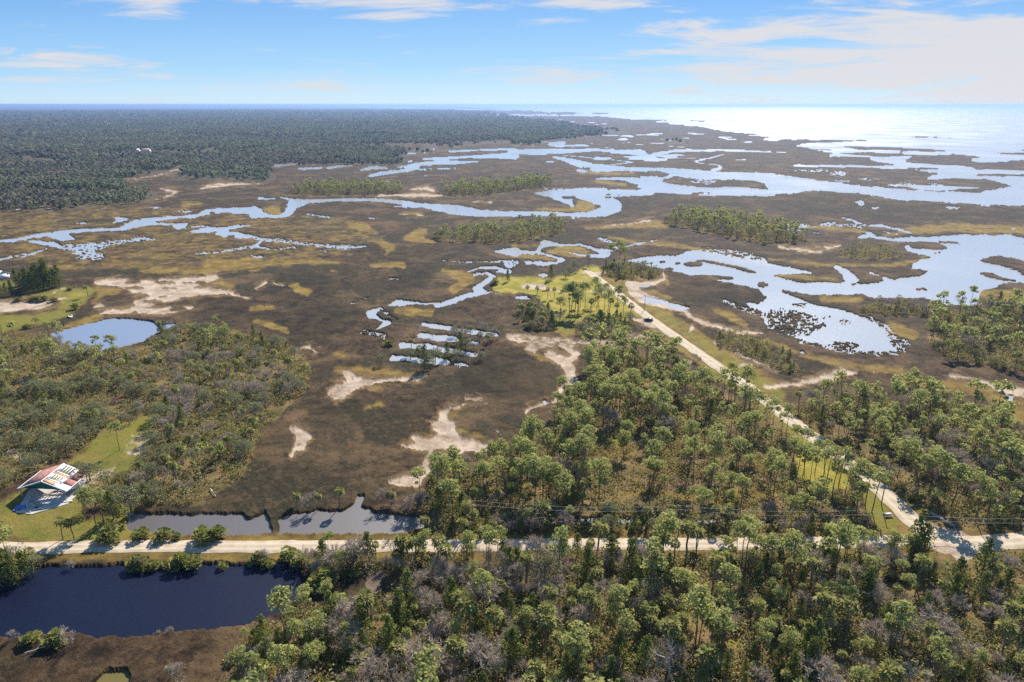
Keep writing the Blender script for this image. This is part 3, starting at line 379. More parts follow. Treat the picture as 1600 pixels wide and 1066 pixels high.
# organic outlines: the traced borders are pushed about by noise that grows with distance
lu, lv = TH * 1.0, np.log(RR)
wa = fbm(lu * 60, lv * 60, 3, 11, .6); wb = fbm(lu * 60, lv * 60, 3, 21, .6)
WX = GX + RR * 0.0035 * wa; WY = GY + RR * 0.0070 * wb
PX, PY, PZ = P(WX, WY); behind = GY < 5; PX[behind] = -9999; PY[behind] = -9999
layers = {k: np.zeros((NR, NC), np.float32) for k in (W, S, Y, L, F, M, K, 'canal', 'rust', 'thread', 'dark')}
ymin, ymax = PY.min(axis=1), PY.max(axis=1)
ymin = np.where(PY > -9000, PY, 1e9).min(axis=1)
for lay, val, pts in OPS:
    xs = [p[0] for p in pts]; ys = [p[1] for p in pts]
    r = np.nonzero((ymax >= min(ys)) & (ymin <= max(ys)))[0]
    if not len(r): continue
    r0, r1 = r[0], r[-1] + 1
    sx = PX[r0:r1]; cm_ = np.nonzero(((sx >= min(xs)) & (sx <= max(xs))).any(axis=0))[0]
    if not len(cm_): continue
    c0, c1 = cm_[0], cm_[-1] + 1
    m = in_poly(PX[r0:r1, c0:c1], PY[r0:r1, c0:c1], pts)
    layers[lay][r0:r1, c0:c1][m] = val
far_sea = (RR > 3000) & (TH > R(36)); layers[W][far_sea] = 1
def blur(a, k):
    for ax in (0, 1):
        n = a.shape[ax]; c = np.cumsum(np.concatenate([np.take(a, [0] * (k + 1), axis=ax), a, np.take(a, [n - 1] * k, axis=ax)], axis=ax), axis=ax)
        a = (np.take(c, range(2 * k + 1, 2 * k + 1 + n), axis=ax) - np.take(c, range(0, n), axis=ax)) / (2 * k + 1)
    return a.astype(np.float32)
nf = fbm(lu * 260, lv * 260, 3, 31, .6); nm = fbm(lu * 90, lv * 90, 4, 41, .6)
nf = np.where(RR > 1400, fbm(lu * 45, lv * 45, 3, 36, .6), nf)
nbig = fbm(GX / 90, GY / 90, 4, 51, .5)
nx = vnoise(lu * 420, lv * 420, 91) * .6 + vnoise(lu * 800, lv * 800, 92) * .6; brk = blur(((layers[W] > .34) & (layers[W] < .9)).astype(np.float32), 1)
Wf = sstep(.42, .58, blur(layers[W], 1) + brk * .62 * nx + (0.42 + .35 * brk) * nf * sstep(0.02, .1, blur(layers[W], 4)) * sstep(1.0, .9, blur(layers[W], 3)))
Cf = sstep(.35, .65, blur(layers['canal'], 1) + 0.12 * nf * (blur(layers['canal'], 3) > .02))
Sb = blur(layers[S], 1); Se = blur(layers[S], 5); Sf = sstep(.25, .85, 1.12 * Sb + (.55 * nm + .35 * nf) * (.35 + .65 * (Se < .92)) - .08) * (Se > .02)
S2 = sstep(.05, .5, Se + .45 * nm + .2 * nf) * (Se > .01)
Yf = sstep(.20, .85, blur(layers[Y], 2) + 0.5 * nm + .25 * nf) * (blur(layers[Y], 6) > .02)
Yf = np.maximum(Yf, .55 * S2)
Lf = sstep(.25, .75, blur(layers[L], 4) + 0.25 * nm + .1 * nf) * (blur(layers[L], 6) > .02)
Ff = sstep(.3, .7, blur(layers[F], 5) + 0.15 * nm); Mf = sstep(.3, .7, blur(layers[M], 3)); Rf = sstep(.3, .9, blur(layers['rust'], 8) + .5 * nm) * (blur(layers['rust'], 9) > .01)
Rf = np.maximum(Rf, .9 * S2)
thr = blur(layers['thread'], 3); r2 = np.abs(fbm(GX / 330 + 2 * fbm(GX / 700, GY / 700, 2, 210), GY / 330, 3, 200, .5)); r3 = fbm(GX / 150, GY / 190, 3, 205, .6); r4 = fbm(GX / 1100, GY / 700, 2, 207)
lodn = np.clip(RR / 1800, .6, 2.2); Wf = np.maximum(Wf, np.maximum(sstep(.045, .020, r2 / lodn) * sstep(-.1, .25, r4), sstep(.40, .50, r3 + .15 * r4)) * sstep(.4, .8, thr) * (1 - Ff))
# thin dark creek-lets that wind through the brown marsh
rid = np.abs(fbm(GX / 38 + 3 * nbig, GY / 38, 3, 61, .5)); creek = sstep(.022, .0, rid) * sstep(.05, .3, fbm(GX / 150, GY / 150, 2, 66)) * (1 - Lf) * (1 - Ff) * (RR < 700)
tuss = fbm(GX / 2.2, GY / 2.2, 3, 71, .6); tus2 = fbm(GX / 14, GY / 14, 3, 75, .55); nearf = np.clip(500 / RR, 0, 1)
marsh = (1 - Sf) * (1 - Lf) * (1 - Ff) * (1 - .5 * Yf)
H0 = 0.34 + marsh * (0.36 + 0.30 * tus2 + (0.26 * tuss - creek * .5) * nearf) + Ff * (0.25 + .18 * tus2) + Lf * (.1 + .05 * tus2) + .03 * nm
H0 = H0 * (1 - .30 * Sf) - .04
GZ = H0 * (1 - Wf) - 1.1 * Wf
GZ = GZ * (1 - Cf) - 1.3 * Cf
def densify(px_pts, step=3.0):
    g = [np.array(G(x, y)[:2]) for x, y in px_pts]; n = len(g); out = []
    for i in range(n - 1):
        p0, p1, p2, p3 = g[max(i - 1, 0)], g[i], g[i + 1], g[min(i + 2, n - 1)]; k = max(2, int(np.linalg.norm(p2 - p1) / step))
        for j in range(k):
            t = j / k; out.append(.5 * ((2 * p1) + (-p0 + p2) * t + (2 * p0 - 5 * p1 + 4 * p2 - p3) * t * t + (-p0 + 3 * p1 - 3 * p2 + p3) * t ** 3))
    out.append(g[-1]); return np.array(out)
def dist_line(X, Y_, pts):
    d = np.full(X.shape, 1e9, np.float32)
    for a, b in zip(pts[:-1], pts[1:]):
        ab = b - a; t = np.clip(((X - a[0]) * ab[0] + (Y_ - a[1]) * ab[1]) / (ab @ ab), 0, 1)
        d = np.minimum(d, np.hypot(X - a[0] - t * ab[0], Y_ - a[1] - t * ab[1]))
    return d
RC = [densify(ROAD_MAIN, 12), densify(ROAD_DIAG, 12)]
rsel = rows < 620; csel = np.abs(th) < 60
ix = np.ix_(rsel, csel)
dr = np.minimum(dist_line(GX[ix], GY[ix], RC[0]), dist_line(GX[ix], GY[ix], RC[1]))
near_road = np.zeros_like(GZ); near_road[ix] = sstep(6.5, 4.2, dr); bank = np.zeros_like(GZ); bank[ix] = sstep(9, 5, dr)
RZ = 0.62
GZ = GZ * (1 - near_road) + (RZ - .16) * near_road
Ff *= 1 - near_road * .8
verge = np.zeros_like(GZ); verge[ix] = sstep(7.5, 4.5, dr + 2.0 * nm[ix]); Yf = np.maximum(Yf, verge * .75)
nv = NR * NC
V = np.stack([GX, GY, GZ], -1).reshape(-1, 3)
a0 = (np.arange(NR - 1)[:, None] * NC + np.arange(NC - 1)[None, :]).ravel()
quads = np.stack([a0, a0 + 1, a0 + 1 + NC, a0 + NC], 1)[:, ::-1]
ap = nv; wrap = np.arange(NR - 1) * NC + NC - 1; q2 = np.stack([wrap, wrap - NC + 1, wrap + 1, wrap + NC], 1)[:, ::-1]
V = np.concatenate([V, [[0, 0, .3]]]); tri = np.stack([np.full(NC, nv), np.arange(NC), (np.arange(NC) + 1) % NC], 1)[:, ::-1]

def attr(me, name, arrs, n):
    at = me.color_attributes.new(name, 'FLOAT_COLOR', 'POINT'); d = np.ones((n, 4), np.float32)
    for i, a in enumerate(arrs): d[:a.size, i] = a.ravel()
    at.data.foreach_set("color", d.ravel())

def mat(name):
    m = bpy.data.materials.new(name); m.use_nodes = True; t = NT(m.node_tree); b = t.n['Principled BSDF']; b.inputs['Specular IOR Level'].default_value = .2
    return m, t, b
def rgb(r, g, b_): return (r, g, b_, 1)
def srgb(r, g, b_):
    f = lambda c: (c / 255 / 12.92) if c / 255 < .04045 else ((c / 255 + .055) / 1.055) ** 2.4
    return (f(r), f(g), f(b_), 1)
gm, t, b = mat('marsh_ground')
geo = t.node('ShaderNodeNewGeometry'); pos = geo.outputs['Position']
aA = t.node('ShaderNodeVertexColor', layer_name='cover'); aB = t.node('ShaderNodeVertexColor', layer_name='floor')
aC = t.node('ShaderNodeVertexColor', layer_name='canopy'); sA = t.node('ShaderNodeSeparateColor'); t.l.new(aA.outputs[0], sA.inputs[0]); sB = t.node('ShaderNodeSeparateColor'); t.l.new(aB.outputs[0], sB.inputs[0])
fine = t.noise(pos, 1.3, 5, .65); midn = t.noise(pos, .12, 5, .6, .4); big = t.noise(pos, .014, 4, .55, .3); huge = t.noise(pos, .0016, 4, .6)
marshc = t.mix(t.ramp(midn, [(.36, 0), (.64, 1)]), rgb(.017, .011, .007), rgb(.075, .046, .024))
marshc = t.mix(t.ramp(big, [(.44, 0), (.56, 1)]), marshc, rgb(.033, .028, .015))
marshc = t.mix(t.ramp(huge, [(.50, 0), (.66, 1)]), marshc, rgb(.030, .021, .021))
marshc = t.mix(t.math('MULTIPLY', t.ramp(t.noise(pos, .03, 6, .7, .6), [(.49, 0), (.62, 1)]), .8), marshc, rgb(.135, .085, .042))
wl = t.noise(pos, .35, 6, .72, 1.2); marshc = t.mix(t.math('MULTIPLY', t.ramp(wl, [(.50, 0), (.62, 1)]), .55), marshc, rgb(.10, .067, .037)); marshc = t.mix(t.math('MULTIPLY', t.ramp(wl, [(.36, 1), (.47, 0)]), .6), marshc, rgb(.016, .012, .008))
strawc = t.mix(t.ramp(midn, [(.35, 0), (.65, 1)]), rgb(.125, .080, .022), rgb(.24, .165, .040))
sandc = t.mix(t.ramp(midn, [(.3, 0), (.6, 1)]), rgb(.23, .165, .11), rgb(.47, .37, .28))
lawnc = t.mix(t.ramp(midn, [(.38, 0), (.60, 1)]), rgb(.10, .11, .018), rgb(.19, .15, .035)); lawnc = t.mix(t.ramp(big, [(.42, 0), (.6, 1)]), lawnc, rgb(.165, .155, .024)); lawnc = t.mix(t.math('MULTIPLY', t.ramp(wl, [(.5, 0), (.66, 1)]), .6), lawnc, rgb(.20, .14, .06))
woodc = t.mix(t.ramp(midn, [(.36, 0), (.62, 1)]), rgb(.07, .052, .024), rgb(.23, .15, .065)); woodc = t.mix(t.ramp(fine, [(.5, 0), (.7, 1)]), woodc, rgb(.085, .095, .025))
rustc = t.mix(t.ramp(midn, [(.35, 0), (.65, 1)]), rgb(.11, .062, .038), rgb(.21, .135, .075))
sCk = t.node('ShaderNodeSeparateColor'); t.l.new(aC.outputs[0], sCk.inputs[0]); lawnc = t.mix(t.math('MULTIPLY', sCk.outputs[1], .8), lawnc, t.mix(t.ramp(midn, [(.4, 0), (.6, 1)]), rgb(.21, .19, .025), rgb(.36, .28, .055)))
marshc = t.mix(t.math('MULTIPLY', sCk.outputs[2], .6), marshc, t.mix(t.ramp(midn, [(.4, 0), (.6, 1)]), rgb(.012, .009, .006), rgb(.032, .026, .013)))
c = t.mix(sB.outputs[0], marshc, woodc); c = t.mix(sA.outputs[1], c, strawc); c = t.mix(t.math('MULTIPLY', sB.outputs[2], .75), c, rustc); c = t.mix(sA.outputs[2], c, lawnc)
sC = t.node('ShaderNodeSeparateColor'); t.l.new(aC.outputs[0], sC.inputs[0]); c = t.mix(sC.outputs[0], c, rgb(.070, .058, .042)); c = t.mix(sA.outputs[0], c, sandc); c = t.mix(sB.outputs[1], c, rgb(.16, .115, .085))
c = t.mix(t.math('MULTIPLY', t.ramp(fine, [(.35, 1), (.6, 0)]), .45), c, t.mix(.5, c, rgb(.01, .008, .005)))
t.put(b.inputs['Base Color'], c); b.inputs['Roughness'].default_value = .95; b.inputs['Specular IOR Level'].default_value = .08
bp = t.node('ShaderNodeBump'); bp.inputs['Strength'].default_value = .9; bp.inputs['Distance'].default_value = .5
t.put(bp.inputs['Height'], t.noise(pos, 2.1, 6, .7)); t.put(b.inputs['Normal'], bp.outputs[0])
me = mesh_np('ground', V, np.concatenate([quads, q2]), tri, [gm], True)
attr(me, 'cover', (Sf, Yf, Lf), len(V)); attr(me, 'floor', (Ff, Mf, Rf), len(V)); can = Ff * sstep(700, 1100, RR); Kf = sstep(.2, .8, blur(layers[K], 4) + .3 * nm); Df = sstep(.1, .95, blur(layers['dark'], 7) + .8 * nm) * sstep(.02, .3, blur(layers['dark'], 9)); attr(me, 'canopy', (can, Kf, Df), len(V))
ground = tag(link('ground', me), kind='structure', label='brown salt marsh and sandy flats reaching to the horizon')

# ------------------------------------------------------------------ water
def water_mat(name, rough, deep, bump, bscale, ior=1.33, stretch=(1, 1, 1)):
    m, t, b = mat(name); geo = t.node('ShaderNodeNewGeometry'); pos = t.scale(geo.outputs['Position'], stretch)
    b.inputs['Base Color'].default_value = deep; b.inputs['IOR'].default_value = ior; b.inputs['Specular IOR Level'].default_value = .5
    r = t.ramp(t.noise(pos, .006, 4, .6, .5), [(.35, rough * .75), (.65, rough * 1.25)])
    if name == 'tidal_water': sy = t.node('ShaderNodeSeparateXYZ'); t.l.new(geo.outputs['Position'], sy.inputs[0]); wd = t.node('ShaderNodeMapRange', interpolation_type='SMOOTHSTEP'); t.put(wd.inputs[0], sy.outputs[1]); wd.inputs[1].default_value = 500; wd.inputs[2].default_value = 3000; wd.inputs[3].default_value = .5; wd.inputs[4].default_value = .72; r = t.math('MULTIPLY', r, wd.outputs[0]); t.put(b.inputs['Roughness'], r)
    bp = t.node('ShaderNodeBump'); bp.inputs['Strength'].default_value = bump; bp.inputs['Distance'].default_value = .25
    t.put(bp.inputs['Height'], t.noise(pos, bscale, 3, .6)); t.put(b.inputs['Normal'], bp.outputs[0])
    return m
sea_m = water_mat('tidal_water', .27, rgb(.31, .31, .31), .9, .35, ior=1.85); canal_m = water_mat('canal_water', .03, rgb(.0008, .0035, .018), .05, 1.2, ior=1.28)
ditch_m = water_mat('ditch_water', .14, rgb(.062, .052, .050), .1, 1.0, ior=1.7); pond_m = water_mat('pond_water', .16, rgb(.10, .14, .22), .25, 1.0, ior=2.2)
def plate(name, pts, z, m, label):
    n = len(pts); me = bpy.data.meshes.new(name); me.from_pydata([(x, y, z) for x, y in pts], [], [list(range(n))]); me.materials.append(m); return tag(link(name, me), kind='structure', label=label)
def grow(pts, k):
    cx = sum(p[0] for p in pts) / len(pts); cy = sum(p[1] for p in pts) / len(pts)
    x0, x1 = min(p[0] for p in pts) - k, max(p[0] for p in pts) + k; y0, y1 = min(p[1] for p in pts) - k, max(p[1] for p in pts) + k
    return [G(x0, y1)[:2], G(x1, y1)[:2], G(x1, y0)[:2], G(x0, y0)[:2]]
cA = grow(CANAL, 9); cB = grow(DITCH, 6); cP = grow(POND, 3)
ang = [math.tau * k / 96 for k in range(96)]
hole = bpy.data.meshes.new('tidal_water')
# tidal water: a big ring-shaped plate starting beyond the roadside canals so that the darker canals keep their own water
y_in = 190.0; far = 118000
def ringpts(): pass
V_ = []; q_ = []
xs_ = [-far, far]; 
hole.from_pydata([(-far, y_in, 0), (far, y_in, 0), (far, far, 0), (-far, far, 0)], [], [(0, 1, 2, 3)]); hole.materials.append(sea_m)
tag(link('tidal_water', hole), kind='structure', label='silvery creeks, lagoons and open sea')
plate('canal_water', cA, .02, canal_m, 'dark blue canal below the road'); plate('ditch_water', cB, .03, ditch_m, 'grey brown ditch above the road')
plate('pond_water', cP, .05, pond_m, 'pale blue pond on the left'); d2 = C_(2, (-135, 380), (1055, 435)); plate('ditch_water', [G(d2[0][0], d2[1][1])[:2], G(d2[1][0], d2[1][1])[:2], G(d2[1][0], d2[0][1])[:2], G(d2[0][0], d2[0][1])[:2]], .03, canal_m, 'dark ditch among the pines')
mud_m = water_mat('puddle_water', .2, rgb(.10, .08, .02), .1, 1.0); plate('puddle_water', grow(C_(0, (360, 1100), (545, 1008)), 2), .04, mud_m, 'yellow green puddle at the bottom edge')

# ------------------------------------------------------------------ roads
rm, t, b = mat('crushed_limestone'); geo = t.node('ShaderNodeNewGeometry'); pos = geo.outputs['Position']
uvn = t.node('ShaderNodeVertexColor', layer_name='across'); su = t.node('ShaderNodeSeparateColor'); t.l.new(uvn.outputs[0], su.inputs[0])
n_ = t.noise(pos, .35, 6, .65); c = t.mix(t.ramp(n_, [(.35, 0), (.65, 1)]), rgb(.30, .235, .165), rgb(.47, .385, .29))
trk = t.ramp(su.outputs[0], [(0, 0), (.18, .1), (.30, 1), (.40, .25), (.5, 0), (.60, .25), (.70, 1), (.82, .1), (1, 0)])
c = t.mix(t.math('MULTIPLY', trk, .55), t.mix(.25, c, rgb(.22, .17, .09)), rgb(.52, .44, .34)); c = t.mix(t.math('MULTIPLY', t.ramp(t.noise(pos, 1.1, 5, .7), [(.52, 0), (.7, 1)]), .5), c, rgb(.30, .23, .14))
t.put(b.inputs['Base Color'], c); b.inputs['Roughness'].default_value = .95
def road(name, pxs, width, z, label):
    p = densify(pxs, 1.5); d = np.gradient(p, axis=0); d /= np.linalg.norm(d, axis=1)[:, None]; nrm = np.stack([-d[:, 1], d[:, 0]], 1); n = len(p)
    s = np.arange(n) * 1.5; ca = np.linspace(0, 1, 9); Vv = []
    for j, a in enumerate(ca):
        jit = (fbm(s / 4, s * 0 + j * 9.3, 3, 80 + j) * .5) if j in (0, 8) else 0
        off = (a - .5) * width + jit * (1 if j == 8 else -1); zz = z + .05 * math.sin(a * math.pi) - (.10 if j in (0, 8) else 0)
        Vv.append(np.stack([p[:, 0] + nrm[:, 0] * off, p[:, 1] + nrm[:, 1] * off, np.full(n, zz)], 1))
    Vv = np.stack(Vv, 1).reshape(-1, 3); a0 = (np.arange(n - 1)[:, None] * 9 + np.arange(8)[None]).ravel(); q = np.stack([a0, a0 + 1, a0 + 10, a0 + 9], 1)
    me = mesh_np(name, Vv, q, None, [rm], True); attr(me, 'across', (np.tile(ca, (n, 1)),), len(Vv)); return tag(link(name, me), kind='structure', label=label)
road('road', ROAD_MAIN, 5.2, RZ, 'pale limestone road along the canal'); road('road', ROAD_DIAG, 6.4, RZ + .012, 'pale limestone road running to the point')
# ------------------------------------------------------------------ foliage and bark materials
def leaf_mat(name, c1, c2, c3, trans=.35, rough=.6):
    m, t, b = mat(name); geo = t.node('ShaderNodeNewGeometry'); isl = geo.outputs['Random Per Island']
    n = t.noise(geo.outputs['Position'], .0035 if name == 'distant_canopy' else .16, 4, .6); c = t.mix(t.ramp(n, [(.44, 0), (.56, 1)] if name == 'distant_canopy' else [(.38, 0), (.62, 1)]), c1, c2)
    if name == 'undergrowth_leaves': n2_ = t.noise(geo.outputs['Position'], .45, 3, .7); c = t.mix(t.ramp(n2_, [(.46, 0), (.54, 1)]), c, rgb(.075, .095, .028)); n3_ = t.noise(geo.outputs['Position'], .3, 2, .6, .5); c = t.mix(t.ramp(n3_, [(.56, 0), (.62, 1)]), c, rgb(.33, .27, .19))
    tn = t.noise(geo.outputs['Position'], .055, 3, .7); c = t.mix(t.math('MULTIPLY', t.ramp(tn, [(.42, 1), (.56, 0)]), .35), c, c1); c = t.mix(t.math('MULTIPLY', isl, .55), c, c3)
    t.put(b.inputs['Base Color'], c); b.inputs['Roughness'].default_value = .8; b.inputs['Specular IOR Level'].default_value = .1
    tr = t.node('ShaderNodeBsdfTranslucent'); t.put(tr.inputs[0], t.mix(.5, c, t.mix(1.0, c, c2))); mx = t.node('ShaderNodeMixShader'); mx.inputs[0].default_value = trans
    t.l.new(b.outputs[0], mx.inputs[1]); t.l.new(tr.outputs[0], mx.inputs[2]); t.l.new(mx.outputs[0], t.n['Material Output'].inputs[0]); return m
def plain_mat(name, c1, c2, sc=1.0, rough=.9, spec=.2):
    m, t, b = mat(name); geo = t.node('ShaderNodeNewGeometry'); c = t.mix(t.ramp(t.noise(geo.outputs['Position'], sc, 4, .65), [(.35, 0), (.65, 1)]), c1, c2)
    t.put(b.inputs['Base Color'], c); b.inputs['Roughness'].default_value = rough; b.inputs['Specular IOR Level'].default_value = spec; return m
LM = {'pine': leaf_mat('pine_needles', rgb(.20, .225, .070), rgb(.34, .34, .100), rgb(.52, .51, .21), .48), 'palm': leaf_mat('palm_fronds', rgb(.10, .115, .034), rgb(.22, .22, .055), rgb(.42, .39, .16), .40, .45),
      'bare': leaf_mat('bare_twigs', rgb(.27, .215, .16), rgb(.40, .325, .25), rgb(.52, .43, .34), .15, .9), 'cedar': leaf_mat('cedar_foliage', rgb(.055, .078, .022), rgb(.14, .16, .034), rgb(.26, .27, .07), .38),
      'oak': leaf_mat('oak_leaves', rgb(.15, .155, .07), rgb(.24, .235, .11), rgb(.28, .27, .15), .34), 'shrub': leaf_mat('palmetto_leaves', rgb(.10, .12, .026), rgb(.19, .20, .04), rgb(.30, .27, .10), .34),
      'under': leaf_mat('undergrowth_leaves', rgb(.20, .205, .05), rgb(.32, .22, .10), rgb(.38, .36, .12), .38), 'far': leaf_mat('distant_canopy', rgb(.125, .095, .075), rgb(.15, .175, .085), rgb(.19, .19, .14), .32)}
BM = {'pine': plain_mat('pine_bark', rgb(.10, .065, .045), rgb(.20, .14, .10)), 'palm': plain_mat('palm_bark', rgb(.13, .11, .09), rgb(.24, .20, .16)), 'bare': plain_mat('grey_bark', rgb(.20, .18, .155), rgb(.34, .30, .26)),
      'cedar': plain_mat('cedar_bark', rgb(.09, .06, .045), rgb(.17, .12, .09)), 'oak': plain_mat('oak_bark', rgb(.12, .10, .085), rgb(.22, .19, .16))}
BM['shrub'] = BM['palm']
# ------------------------------------------------------------------ tree shapes (numpy: V, quads, tris)
def unit(a): return a / np.maximum(np.linalg.norm(a, axis=-1, keepdims=True), 1e-6)
def leaves(r, cen, rad, n, size, shell=.55, loose=.9, asp=.6):
    """n leaf sprays in each of the ellipsoids cen/rad"""
    cen = np.asarray(cen, float); rad = np.asarray(rad, float); k = len(cen); d = unit(r.normal(size=(k, n, 3))); rr = shell + (1 - shell) * r.random((k, n, 1)) ** .6
    p = cen[:, None] + d * rad[:, None] * rr; nrm = unit(d + loose * r.normal(size=d.shape)); p = p.reshape(-1, 3); nrm = nrm.reshape(-1, 3)
    u = unit(np.cross(nrm, r.normal(size=nrm.shape))); v = np.cross(nrm, u); s = size * (.6 + .8 * r.random((len(p), 1)))
    Q = np.stack([p - u * s * .5, p - v * s * asp * .5 + u * s * .1 * r.normal(size=(len(p), 1)), p + u * s * .5, p + v * s * asp * .5], 1)
    return Q.reshape(-1, 3), np.arange(len(p) * 4).reshape(-1, 4)
def tubes(segs, n=4):
    """segs: list of (a, b, ra, rb)"""
    Vv, q = [], []
    for a, b_, ra, rb in segs:
        a = np.array(a, float); b_ = np.array(b_, float); d = b_ - a; d /= (np.linalg.norm(d) or 1); u = np.cross(d, (0, 0, 1) if abs(d[2]) < .9 else (1, 0, 0)); u /= np.linalg.norm(u); v = np.cross(d, u)
        o = len(Vv); Vv += [a + (u * math.cos(math.tau * k / n) + v * math.sin(math.tau * k / n)) * ra for k in range(n)] + [b_ + (u * math.cos(math.tau * k / n) + v * math.sin(math.tau * k / n)) * rb for k in range(n)]
        q += [(o + k, o + (k + 1) % n, o + n + (k + 1) % n, o + n + k) for k in range(n)]
    return np.array(Vv), np.array(q, int).reshape(-1, 4)
def trunk_path(r, h, lean, r0, r1, parts=5):
    pts = [np.zeros(3)]; d = r.normal(size=2) * lean
    for i in range(parts): pts.append(np.array([d[0] * ((i + 1) / parts) ** 1.5 * h + r.normal() * .008 * h, d[1] * ((i + 1) / parts) ** 1.5 * h + r.normal() * .008 * h, h * (i + 1) / parts]))
    pts[0][2] = -.6
    return pts, [(pts[i], pts[i + 1], r0 + (r1 - r0) * i / parts, r0 + (r1 - r0) * (i + 1) / parts) for i in range(parts)]
def t_pine(s, hi=True):
    r = np.random.default_rng(s); h = 13.5 * (.85 + .3 * r.random()); pts, seg = trunk_path(r, h * .93, .03, .17, .06); cr = 1.9 + .9 * r.random(); top = pts[-1]
    ch = h * (.22 + .16 * r.random()); cen, rad = [], []; nb = 13 if hi else 8
    for k in range(nb):
        a = k * 2.4 + r.random(); f = math.sqrt((k + .5) / nb); z = top[2] + .5 - ch * (.15 + .85 * r.random() * (f + .2)) * (.5 + .5 * f); c = np.array([top[0] + math.cos(a) * f * cr, top[1] + math.sin(a) * f * cr, z]); cen.append(c)
        q = .85 + .5 * r.random(); rad.append((q * 1.1, q * 1.1, q * .80)); seg.append((pts[-1] * (.86 + .1 * r.random()) * np.array([1, 1, 1]), c, .05, .02))
    for k in range(3):
        z = h * (.5 + .12 * k); a = r.random() * 6.28; seg.append(((pts[3][0] * .8, pts[3][1] * .8, z), (pts[3][0] + math.cos(a) * 1.3, pts[3][1] + math.sin(a) * 1.3, z + .3), .035, .01))
        if r.random() < .35: cen.append(np.array([math.cos(a) * 1.4, math.sin(a) * 1.4, z + .3])); rad.append((.7, .7, .45))
    return (tubes(seg),), leaves(r, cen, rad, 66 if hi else 26, .46 if hi else .80, .6, .38, .8)
def t_palm(s, hi=True):
    r = np.random.default_rng(s); h = 6.8 * (.6 + .75 * r.random()); pts, seg = trunk_path(r, h, .05, .21, .17, 4); c = pts[-1]; nf_ = 34 if hi else 18; T, Vv = [], []
    for k in range(nf_):
        el = math.asin(1 - 1.62 * (k + .5) / nf_); a = k * 2.39996 + r.random() * .4; d = np.array([math.cos(a) * math.cos(el), math.sin(a) * math.cos(el), math.sin(el)]); pet = .75 + .35 * r.random()
        b0 = c + d * pet + np.array([0, 0, .15]); side = unit(np.cross(d, (0, 0, 1)) + 1e-3); up = np.cross(side, d); L_ = 1.0 + .35 * r.random(); o = len(Vv); Vv.append(c + d * .1); Vv.append(b0 + side * .035); T.append((o, o + 1, o + 2)); Vv.append(b0 - side * .035)
        m_ = 7 if hi else 5; o = len(Vv); Vv.append(b0)
        for j in range(m_ + 1):
            f = (j / m_ - .5) * 2.5; rr = L_ * (1.08 if j % 2 == 0 else .58) * (1 - .18 * abs(f)); v = d * math.cos(f) + side * math.sin(f); Vv.append(b0 + v * rr + np.array([0, 0, -.38 * rr * (1 - el * .4) * (rr / 1.2)]) + up * (.07 if j % 2 else -.05))
        T += [(o, o + 1 + j, o + 2 + j) for j in range(m_)]
    return (tubes(seg, 5),), (np.array(Vv), None, np.array(T))
def branchy(r, h, depth, spread, segs, twigs, base=None, d=None, rad=.16):
    base = np.array([0, 0, -.5]) if base is None else base; d = np.array([r.normal() * .05, r.normal() * .05, 1]) if d is None else d; d = unit(d); L_ = h * (.30 if depth else .22); end = base + d * L_; segs.append((base, end, rad, rad * .7))
    if depth >= 4:
        twigs.append((end, d, L_)); return
    for k in range(3 if depth < 3 else 3):
        nd = unit(d + spread * r.normal(size=3) + np.array([0, 0, .22])); branchy(r, h * (.80 + .15 * r.random()), depth + 1, spread, segs, twigs, base + d * L_ * (.55 + .45 * r.random()), nd, rad * .58)
def t_bare(s, hi=True):
    r = np.random.default_rng(s); h = 9.5 * (.7 + .5 * r.random()); segs, tw = [], []; branchy(r, h * .8, 0 if hi else 1, .52, segs, tw, rad=.16); keep = segs if hi else segs[:40]
    E = np.array([t_[0] for t_ in tw]); Dd = np.array([t_[1] for t_ in tw]); n = 9 if hi else 16; p = np.repeat(E, n, 0); dd = unit(np.repeat(Dd, n, 0) + .75 * r.normal(size=p.shape)); p = p - dd * r.random((len(p), 1)) * .5; L_ = (.7 + .8 * r.random((len(p), 1))) * (1 if hi else 1.2)
    sd = unit(np.cross(dd, r.normal(size=p.shape))) * (.045 if hi else .075); V_ = np.stack([p - sd, p + sd, p + dd * L_ + sd * .3, p + dd * L_ - sd * .3], 1).reshape(-1, 3)
    return (tubes(keep, 3),), (V_, np.arange(len(V_)).reshape(-1, 4))
def t_cedar(s, hi=True):
    r = np.random.default_rng(s); h = 8.5 * (.75 + .5 * r.random()); pts, seg = trunk_path(r, h * .9, .02, .16, .04); cr = 1.9 + .8 * r.random(); cen, rad = [], []; nb = 16 if hi else 9
    for k in range(nb):
        f = (k + .5) / nb; a = k * 2.4 + r.random(); w_ = cr * (1 - f) ** .65 * (.55 + .3 * r.random()); c = np.array([math.cos(a) * w_, math.sin(a) * w_, h * (.14 + .86 * f)]); cen.append(c); q = (.65 + .85 * (1 - f)) * (.8 + .4 * r.random()); rad.append((q, q, q * 1.05)); seg.append(((0, 0, c[2] - .5), c, .04, .015))
    return (tubes(seg),), leaves(r, cen, rad, 60 if hi else 26, .44 if hi else .72, .55, .45, .7)
